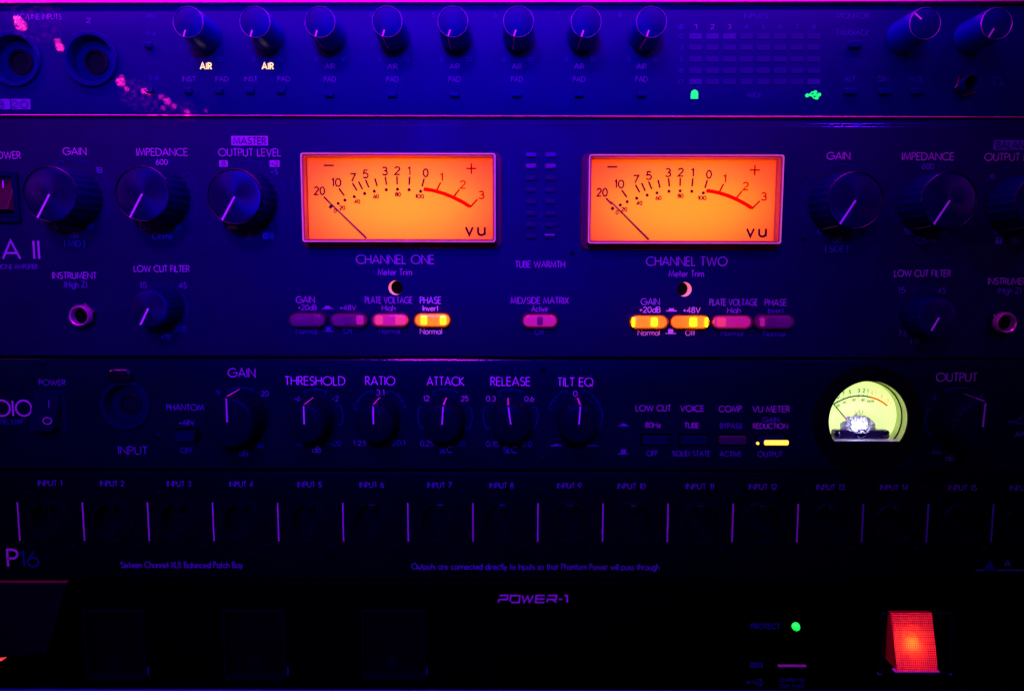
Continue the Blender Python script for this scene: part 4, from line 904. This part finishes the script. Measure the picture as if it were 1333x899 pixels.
for s_, a_, b_, w2 in (('10', 226, 278, 40), ('7', 295, 242, 22), ('5', 372, 222, 22), ('3', 475, 208, 24), ('2', 537, 207, 24), ('1', 580, 212, 10), ('20', 235, 383, 34), ('40', 308, 348, 34), ('60', 420, 316, 34), ('80', 525, 318, 36), ('100%', 612, 332, 80)):
    p = zz2(a_, b_); letters(mb, s_, p[0], p[1], w2 / 8.99, (40 if b_ < 300 and s_ != '20' else 24) / 8.99, d2, wt=0.2)
p = zz2(475, 458); letters(mb, 'VU', p[0], p[1], 95 / 8.99, 52 / 8.99, d2, wt=0.12)
mb.build('scale_marks', 'ink_green', dl)
mb = MB(); line(mb, [zz2(*p) for p in ((612, 286), (660, 298), (700, 313), (760, 347), (812, 388))], 2.3, d2)
for s_, a_, b_, w2 in (('0', 632, 232, 22), ('1', 672, 236, 9), ('2', 742, 268, 22), ('3', 812, 322, 22), ('+', 848, 350, 14)):
    p = zz2(a_, b_); letters(mb, s_, p[0], p[1], w2 / 8.99, 34 / 8.99, d2, wt=0.2)
mb.build('red_scale', 'ink_orange', dl)
hd = dep + 0.0012
a = at(*zz2(163, 343), hd); b = at(*zz2(335, 548), hd)
MB().ribbon([a, b], 1.6 * PX, hd).build('needle', 'needle_black', rnd)
lamp('round_meter_lamp', 'POINT', (0.75, 0.88, 1.0), 0.0015, (xm - 0.0018, 0.0004, zflat + 0.0062), shadow_soft_size=0.0008)
# the movement: silver dome, dark bridge, screws and pivot
a = at(*zz2(470, 690), -0.004); rr = 215 / 8.99 * PX * 1.0
mb = MB(); n1, n2 = 20, 7; vs = []; fs = []
for j in range(n2 + 1):
    t = R(90 * j / n2)
    for i in range(n1 + 1):
        q = R(180 * i / n1)
        k_ = 1 + 0.10 * math.sin(i * 1.9 + j * 2.3)
        vs.append((a[0] + rr * k_ * math.cos(q) * math.cos(t), 0.0052 - 0.0034 * math.sin(t) * k_, a[1] + rr * 0.92 * k_ * math.sin(q) * math.cos(t)))
for j in range(n2):
    for i in range(n1):
        fs.append((j * (n1 + 1) + i, j * (n1 + 1) + i + 1, (j + 1) * (n1 + 1) + i + 1, (j + 1) * (n1 + 1) + i))
mb.add(vs, fs, False); mb.build('movement_cover', 'movement_silver', rnd)
hb = -0.0022
a = at(*zz2(185, 672), hb); b = at(*zz2(838, 775), hb)
br = MB().prism(rrect(a[0], b[0], max(b[1], zflat + 0.0002), a[1], 0.0010), -0.005, hb).build('movement_bridge', 'movement_dark', rnd, bevel=0.0004)
for (u, v, r_) in ((222, 728, 44), (512, 715, 62), (800, 716, 38)):
    x, z = at(*zz2(u, v), hb + 0.0006); r_ = r_ / 8.99 * PX
    MB().lathe(x, z, [(r_, hb), (r_, hb + 0.0004), (r_ * 0.8, hb + 0.0006), (r_ * 0.6, hb + 0.0003)], n=28).build('bridge_screw' if r_ < 50 / 8.99 * PX else 'pivot', 'dark_chrome', br)

# ================================================================== 4. patch bay
pb = thing('patch_bay', 'black patch bay with a row of round sockets between violet divider lines, fourth unit down', 'patch bay', (0, 0, ZT['d']))
sx_ = [65, 148, 235, 317.5, 404.5, 486, 573.5, 654.5, 741.5, 824, 911, 991.5, 1081, 1164, 1252, 1333]
sy_ = [677 + (x - 65) / 1190 * 4.5 for x in sx_]
cu = MB()
for x, y in zip(sx_, sy_): cpx(cu, x, y, 24.6, 0.010, 40)
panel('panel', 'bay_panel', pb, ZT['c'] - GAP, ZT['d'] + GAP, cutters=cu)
lx_ = [65, 146, 233, 314, 403, 484, 572, 653, 741, 822, 911, 993, 1081, 1164, 1253, 1333]
for i, x in enumerate(sx_):
    xlr(pb, x, sy_[i], 29.5, 24.6, 'bay_shell', label='round three-pin socket number %d' % (i + 1), latchm='dark_chrome' if 4 < i < 14 else 'bay_shell')
    word(pb, 'INPUT %d' % (i + 1), lx_[i], 628.5 + (x - 65) / 1190 * 6, 31 if i < 9 else 36, 6.6, DM if 3 < i < 12 else DM, wt=0.15)
    screw(pb, x + 30 - 60, sy_[i] - 36, 4.2, 'bay_shell') ; screw(pb, x + 29, sy_[i] + 33, 4.2, 'bay_shell')
x0_, x1_ = at(24.2, 676)[0], at(1291.5, 682)[0]
z0_, z1_ = at(666, 654.5)[1], at(666, 704.5)[1]
for i in range(16):
    x = x0_ + (x1_ - x0_) * i / 15
    MB().box(x - 0.00028, x + 0.00028, z1_, z0_, 0, 0.00012).build('divider_line', GY if i < 13 else DM, pb)
word(pb, 'P', 16.5, 726, 13, 22, GY, wt=0.14); word(pb, '16', 38, 727, 24, 20, 'print_trace2', wt=0.1)
word(pb, 'Sixteen Channel XLR Balanced Patch Bay', 236.5, 734.7, 158, 7.5, DM, wt=0.15)
word(pb, 'Outputs are connected directly to Inputs so that Phantom Power will pass through', 697, 737, 322, 7.5, DM, wt=0.15)
mb = MB(); line(mb, [(1270, 741.6), (1280, 741.6)], 1.4); line(mb, [(1297, 741.6), (1360, 742)], 1.4); mb.build('emblem_line', DM, pb)
x, z = at(1288, 736); MB().prism([(x - 0.0024, z - 0.0018), (x + 0.0024, z - 0.0018), (x, z + 0.0024)], 0, 0.0003).build('emblem_triangle', 'print_trace2', pb)
word(pb, 'A', 1311.5, 732.5, 8, 8, DM)

# ================================================================== 5. power conditioner
pc = thing('power_conditioner', 'black power conditioner with front outlets, green protection light and glowing red rocker, fifth unit down', 'power conditioner', (0, 0, ZT['e']))
cu = MB()
for cx in (149, 330.5, 511): bpx(cu, cx - 41, 793, cx + 43, 884, 0.006)
bpx(cu, 1012, 865, 1048, 877, 0.006)
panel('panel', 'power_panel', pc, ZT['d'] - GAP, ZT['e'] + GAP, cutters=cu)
for k, cx in enumerate((149, 330.5, 511)):
    a = at(cx - 41, 793); b = at(cx + 43, 884)
    ot = MB().ring(rrect(a[0], b[0], b[1], a[1], 0.0006), rrect(a[0] + 0.0009, b[0] - 0.0009, b[1] + 0.0009, a[1] - 0.0009, 0.0004), -0.0045, 0.0008).build('mains_outlet', 'outlet_trim', pc, 'dark mains outlet %d from the left' % (k + 1), bevel=0.0002)
    fc = MB().box(a[0] + 0.00095, b[0] - 0.00095, b[1] + 0.00095, a[1] - 0.00095, -0.0055, -0.0040).build('outlet_face', 'outlet_face', ot)
    for dx_, dy_, w2, h2 in ((-21, 831, 3, 22), (21, 831, 3, 18)):
        p = at(cx + dx_, dy_, -0.004); MB().box(p[0] - w2 / 2 * PX, p[0] + w2 / 2 * PX, p[1] - h2 / 2 * PX, p[1] + h2 / 2 * PX, -0.0040, -0.0034).build('blade_slot', 'black_hole', fc)
    p = at(cx, 862, -0.004); MB().lathe(p[0], p[1], [(9 * PX, -0.004), (9 * PX, -0.0034), (7.6 * PX, -0.0033), (7.6 * PX, -0.0039)], n=28).build('earth_hole', 'outlet_trim', fc)
    p = at(cx + 45, 872); MB().box(p[0] - 0.0002, p[0] + 0.0002, p[1] - 0.0016, p[1] + 0.0016, 0.0, 0.0010).build('outlet_glint', FT, ot)  # pale bar paints a vertical glint beside the outlet
# techno lettering POWER-1
def techno(par):
    gl = {'P': [[(0, 0), (.05, .42), (1, .42), (1.06, 1), (.1, 1)]], 'O': [[(.0, .15), (.08, 1), (1.1, 1), (1.02, 0), (0.1, 0)]], 'W': [[(.0, 1), (.22, 0), (.62, .9), (.82, 0), (1.25, 1)]],
          'E': [[(1.05, 1), (.08, 1), (.0, 0), (.98, 0)], [(.06, .5), (1.0, .5)]], 'R': [[(0, 0), (.05, .42), (1, .42), (1.06, 1), (.1, 1)], [(.6, .42), (1.05, 0)]], '-': [[(0, .45), (.4, .45)]], '1': [[(0, 1), (.3, 1), (.3, 0)]]}
    wd = {'P': 1.1, 'O': 1.15, 'W': 1.3, 'E': 1.08, 'R': 1.1, '-': .45, '1': .35}
    s = 'POWER-1'; adv = sum(wd[c] for c in s) + .22 * 6; u = 0; mb = MB()
    for c in s:
        for st in gl[c]:
            line(mb, [(649 + (u + p[0]) * 90 / adv, 783.5 - p[1] * 9) for p in st], 2.3)
        u += wd[c] + .22
    mb.build('lettering', GY, par, 'printed lettering reading "POWER-1"')
techno(pc)
word(pc, 'PROTECT', 996.5, 814.5, 37, 6.5, FT, wt=0.18)
box_word(pc, 'USB', 984.5, 865, 16, 6.5, 12, 4.5, FT, 'power_panel')
mb = MB(); line(mb, [(974, 887.5), (995, 888)], 1.1); line(mb, [(979, 887.6), (984, 884), (989, 884)], 1.0); line(mb, [(981, 887.6), (986, 891.4), (990, 891.4)], 1.0)
for q in ((974, 887.5, 2.4), (990, 884, 1.5), (991, 891.3, 1.5)): x, z = at(q[0], q[1]); mb.prism(circ(x, z, q[2] * PX, 12), 0, 0.0002)
mb.build('usb_symbol', FT, pc)
word(pc, 'OUTPUT 5V', 1031, 884.5, 33, 4.5, FT, wt=0.18); word(pc, '1.5A MAX', 1031, 892, 31, 4.5, FT, wt=0.18)
x, z = at(1037.3, 816.5, 0.0015)
MB().lathe(x, z, [(5.4 * PX, 0), (5.4 * PX, 0.0008), (4.6 * PX, 0.0016), (2.5 * PX, 0.0022)], n=28).build('protect_light', 'led_green', pc, 'round green light', smooth_angle=70)
a = at(1012, 865); b = at(1048, 877)
us = MB().box(a[0] + 0.0002, b[0] - 0.0002, b[1] + 0.0002, a[1] - 0.0016, -0.0055, -0.0045).build('usb_port', 'outlet_face', pc)
MB().box(a[0], b[0], a[1] - 0.0002, a[1] + 0.0002, 0.0, 0.0012).build('port_edge', GY, us)
# red rocker
a = at(1146, 795); b = at(1236, 875.5)
rk = MB().ring(rrect(a[0], b[0], b[1], a[1], 0.0012), rrect(a[0] + 0.0016, b[0] - 0.0016, b[1] + 0.0011, a[1] - 0.0010, 0.0006), 0.0, 0.0014).build('power_rocker', 'black_plastic', pc, 'glowing red rocker switch', bevel=0.0003)
ht, hb_ = 0.0020, 0.0095
tl = at(1159, 797.5, ht); tr = at(1213, 797.5, ht); bl = at(1168, 872.5, hb_); brr = at(1220.5, 872.5, hb_)
NX, NZ = 26, 34
vs = []; fs = []
def lens_pt(u, v, lift=0.0):
    x = (tl[0] * (1 - u) + tr[0] * u) * (1 - v) + (bl[0] * (1 - u) + brr[0] * u) * v
    z = (tl[1] * (1 - u) + tr[1] * u) * (1 - v) + (bl[1] * (1 - u) + brr[1] * u) * v
    h = ht * (1 - v) + hb_ * v + 0.0002 * math.sin(math.pi * v)
    return (x, -h - lift, z)
mb = MB()
for j in range(NZ):
    for i in range(NX):
        u0, u1, v0, v1 = i / NX, (i + 1) / NX, j / NZ, (j + 1) / NZ
        e = 0.0; b0 = len(mb.v)
        mb.v += [lens_pt(u0, v0), lens_pt(u1, v0), lens_pt(u1, v1), lens_pt(u0, v1), lens_pt((u0 + u1) / 2, (v0 + v1) / 2, 0.00018)]
        for t in ((0, 1, 4), (1, 2, 4), (2, 3, 4), (3, 0, 4)): mb.f.append([b0 + q for q in t]); mb.sm.append(False)
mb.build('rocker_lens', 'prism_lens', rk)
mb = MB()
L = lambda v: lens_pt(0, v); Rr = lambda v: lens_pt(1, v)
nseg = 8
for f_, off in ((L, 0), (Rr, 0)):
    vs = []
    for i in range(nseg + 1):
        p = f_(i / nseg); vs += [p, (p[0], 0.001, p[2])]
    mb.add(vs, [(2 * i, 2 * i + 1, 2 * i + 3, 2 * i + 2) for i in range(nseg)])
p0, p1 = L(1), Rr(1); mb.add([p0, p1, (p1[0], 0.001, p1[2] + 0.0004), (p0[0], 0.001, p0[2] + 0.0004)], [(0, 1, 2, 3)])
p0, p1 = L(0), Rr(0); mb.add([p0, p1, (p1[0], 0.001, p1[2]), (p0[0], 0.001, p0[2])], [(0, 1, 2, 3)])
mb.build('rocker_body', 'switch_side', rk)
p0, p1 = L(1), Rr(1)
MB().box(p0[0] - 0.001, p1[0] + 0.0007, p0[2] - 0.0005, p0[2] - 0.0001, 0.0075, 0.0100).build('rocker_lip', 'print_white', rk)
for px_ in (1145, 1236):
    x, z = at(px_, 876.3, 0.0008); MB().box(x - 0.0007, x + 0.0007, z - 0.0002, z + 0.0003, 0.0, 0.0016).build('rocker_clip', DM, rk)
xc, zc = at(1184, 836, 0.004)
lamp('rocker_lamp', 'POINT', (1.0, 0.55, 0.01), 0.0055, (xc, -0.0035, zc), shadow_soft_size=0.0006)

# ================================================================== 6. adapter plugged in at the left, and the blank panel below
ad = thing('power_adapter', 'dark wedge-shaped plug adapter with a thin magenta top edge, at the lower left', 'power adapter', (at(40, 800)[0], 0, at(40, 850)[1]))
ha, hb2 = 0.0016, 0.0110
A = at(-60, 758.0, ha); B_ = at(87, 758.5, ha); Cc = at(60, 850, hb2); Dd = at(-60, 862, hb2)
MB().add([(A[0], -ha, A[1]), (B_[0], -ha, B_[1]), (Cc[0], -hb2, Cc[1]), (Dd[0], -hb2, Dd[1]), (A[0], -0.0002, A[1]), (B_[0], -0.0002, B_[1]), (Cc[0], -0.0002, Cc[1] + 0.003), (Dd[0], -0.0002, Dd[1] + 0.003)],
  [(0, 1, 2, 3), (0, 4, 5, 1), (1, 5, 6, 2), (2, 6, 7, 3), (3, 7, 4, 0), (4, 7, 6, 5)]).build('adapter_body', 'adapter_plastic', ad, bevel=0.0004)
MB().box(A[0], B_[0], A[1] + 0.0001, A[1] + 0.0004, 0.0002, ha + 0.0002).build('adapter_edge', 'adapter_edge', ad)
x, z = at(0, 857, 0.009); MB().lathe(x - 0.0002, z, [(4 * PX, 0.0), (4 * PX, 0.0085), (2.5 * PX, 0.0095)], n=20).build('adapter_light', 'glow_deep', ad)

bl_ = thing('blank_panel', 'plain dark rack panel just showing as a blue edge along the bottom', 'rack panel', (0, 0, ZT['e'] - 0.0445))
panel('panel', 'strip_panel', bl_, ZT['e'] - GAP, ZT['e'] - 0.0445, r=0.0008, front=0.001)

def edge_strip(par, z, r, a0, a1, m='edge_gloss', d=0.0):
    n = 10; mb = MB(); vs = []
    for i in range(n + 1):
        a = R(a0 + (a1 - a0) * i / n); vs += [(-HALF, -(d + r * math.cos(a)), z + r * math.sin(a)), (HALF, -(d + r * math.cos(a)), z + r * math.sin(a))]
    mb.add(vs, [(2 * i, 2 * i + 1, 2 * i + 3, 2 * i + 2) for i in range(n)], True)
    return mb.build('edge_sliver', m, par)
edge_strip(pre, at(666, 161.5)[1], 0.0006, 13, 21)  # slivers added, angled to catch only the high blue lamp
edge_strip(pre, at(666, 165)[1], 0.0006, 13, 21)
edge_strip(cs, at(666, 469)[1], 0.0006, -4, 3)  # added slivers again: low blue lamp here, high one below
edge_strip(cs, at(666, 469)[1], 0.0006, 17, 25)
edge_strip(bl_, ZT['e'] - 0.0008, 0.0007, -30, 90, 'edge_blue', 0.0008)

# ------------------------------------------------------------------ added red spot lamps, aimed at the specks on the left end of the interface
def beam(px, py, size_deg, energy, col=(1.0, 0.03, 0.035), ny=0.0, speck=True):
    x, z = at(px, py)
    k = 1.7 * min(1.0, size_deg)
    o = lamp('red_beam_lamp', 'SPOT', col, energy * (k / 1.7) ** 2, (x * (1 + k), -D * k, z * (1 + k)), (x, 0, z), spot_size=R(max(1.0, size_deg)), spot_blend=0.5, shadow_soft_size=0.0003)
    if speck:
        l = o.data; l.use_nodes = True; nt = l.node_tree; em = nt.nodes['Emission']
        tc = nt.nodes.new('ShaderNodeTexCoord'); n = nt.nodes.new('ShaderNodeTexNoise'); n.inputs['Scale'].default_value = 260 if size_deg < 1 else 330; n.inputs['Detail'].default_value = 6; n.inputs['Roughness'].default_value = 0.8
        rp = nt.nodes.new('ShaderNodeMapRange'); rp.inputs[1].default_value = 0.45 if size_deg < 1 else 0.5; rp.inputs[2].default_value = 0.53 if size_deg < 1 else 0.62; rp.inputs[3].default_value = 0.0; rp.inputs[4].default_value = 2.4
        nt.links.new(tc.outputs['Normal'], n.inputs['Vector']); nt.links.new(n.outputs[0], rp.inputs[0]); nt.links.new(rp.outputs[0], em.inputs['Strength'])
    return o

beam(27, 33, 0.42, 520)
beam(23, 26, 0.30, 260)
beam(78, 62, 0.30, 520)
beam(157, 107, 0.36, 520)
beam(187, 119, 0.24, 460)
beam(218, 132, 0.30, 460)
beam(243, 146, 0.24, 380)
rb_s = random.Random(3)
for (bx, by, sx__, sy__) in ((26, 24, 7, 5), (30, 36, 3, 3), (76, 56, 2, 3), (156, 101, 4, 3), (163, 113, 7, 4), (191, 124, 6, 4), (213, 129, 8, 3), (224, 136, 6, 3), (247, 147, 7, 2), (262, 146, 8, 2), (204, 141, 9, 3)):
    beam(bx + rb_s.uniform(-sx__, sx__), by + rb_s.uniform(-sy__, sy__), rb_s.uniform(0.12, 0.26), rb_s.uniform(120, 420))
beam(178, 124, 1.3, 34.0, (1.0, 0.02, 0.10))
beam(206, 138, 1.2, 28.0, (1.0, 0.02, 0.10))
beam(240, 145, 1.0, 22.0, (1.0, 0.02, 0.10))
beam(45, 20, 2.0, 16.0, (1.0, 0.02, 0.12))
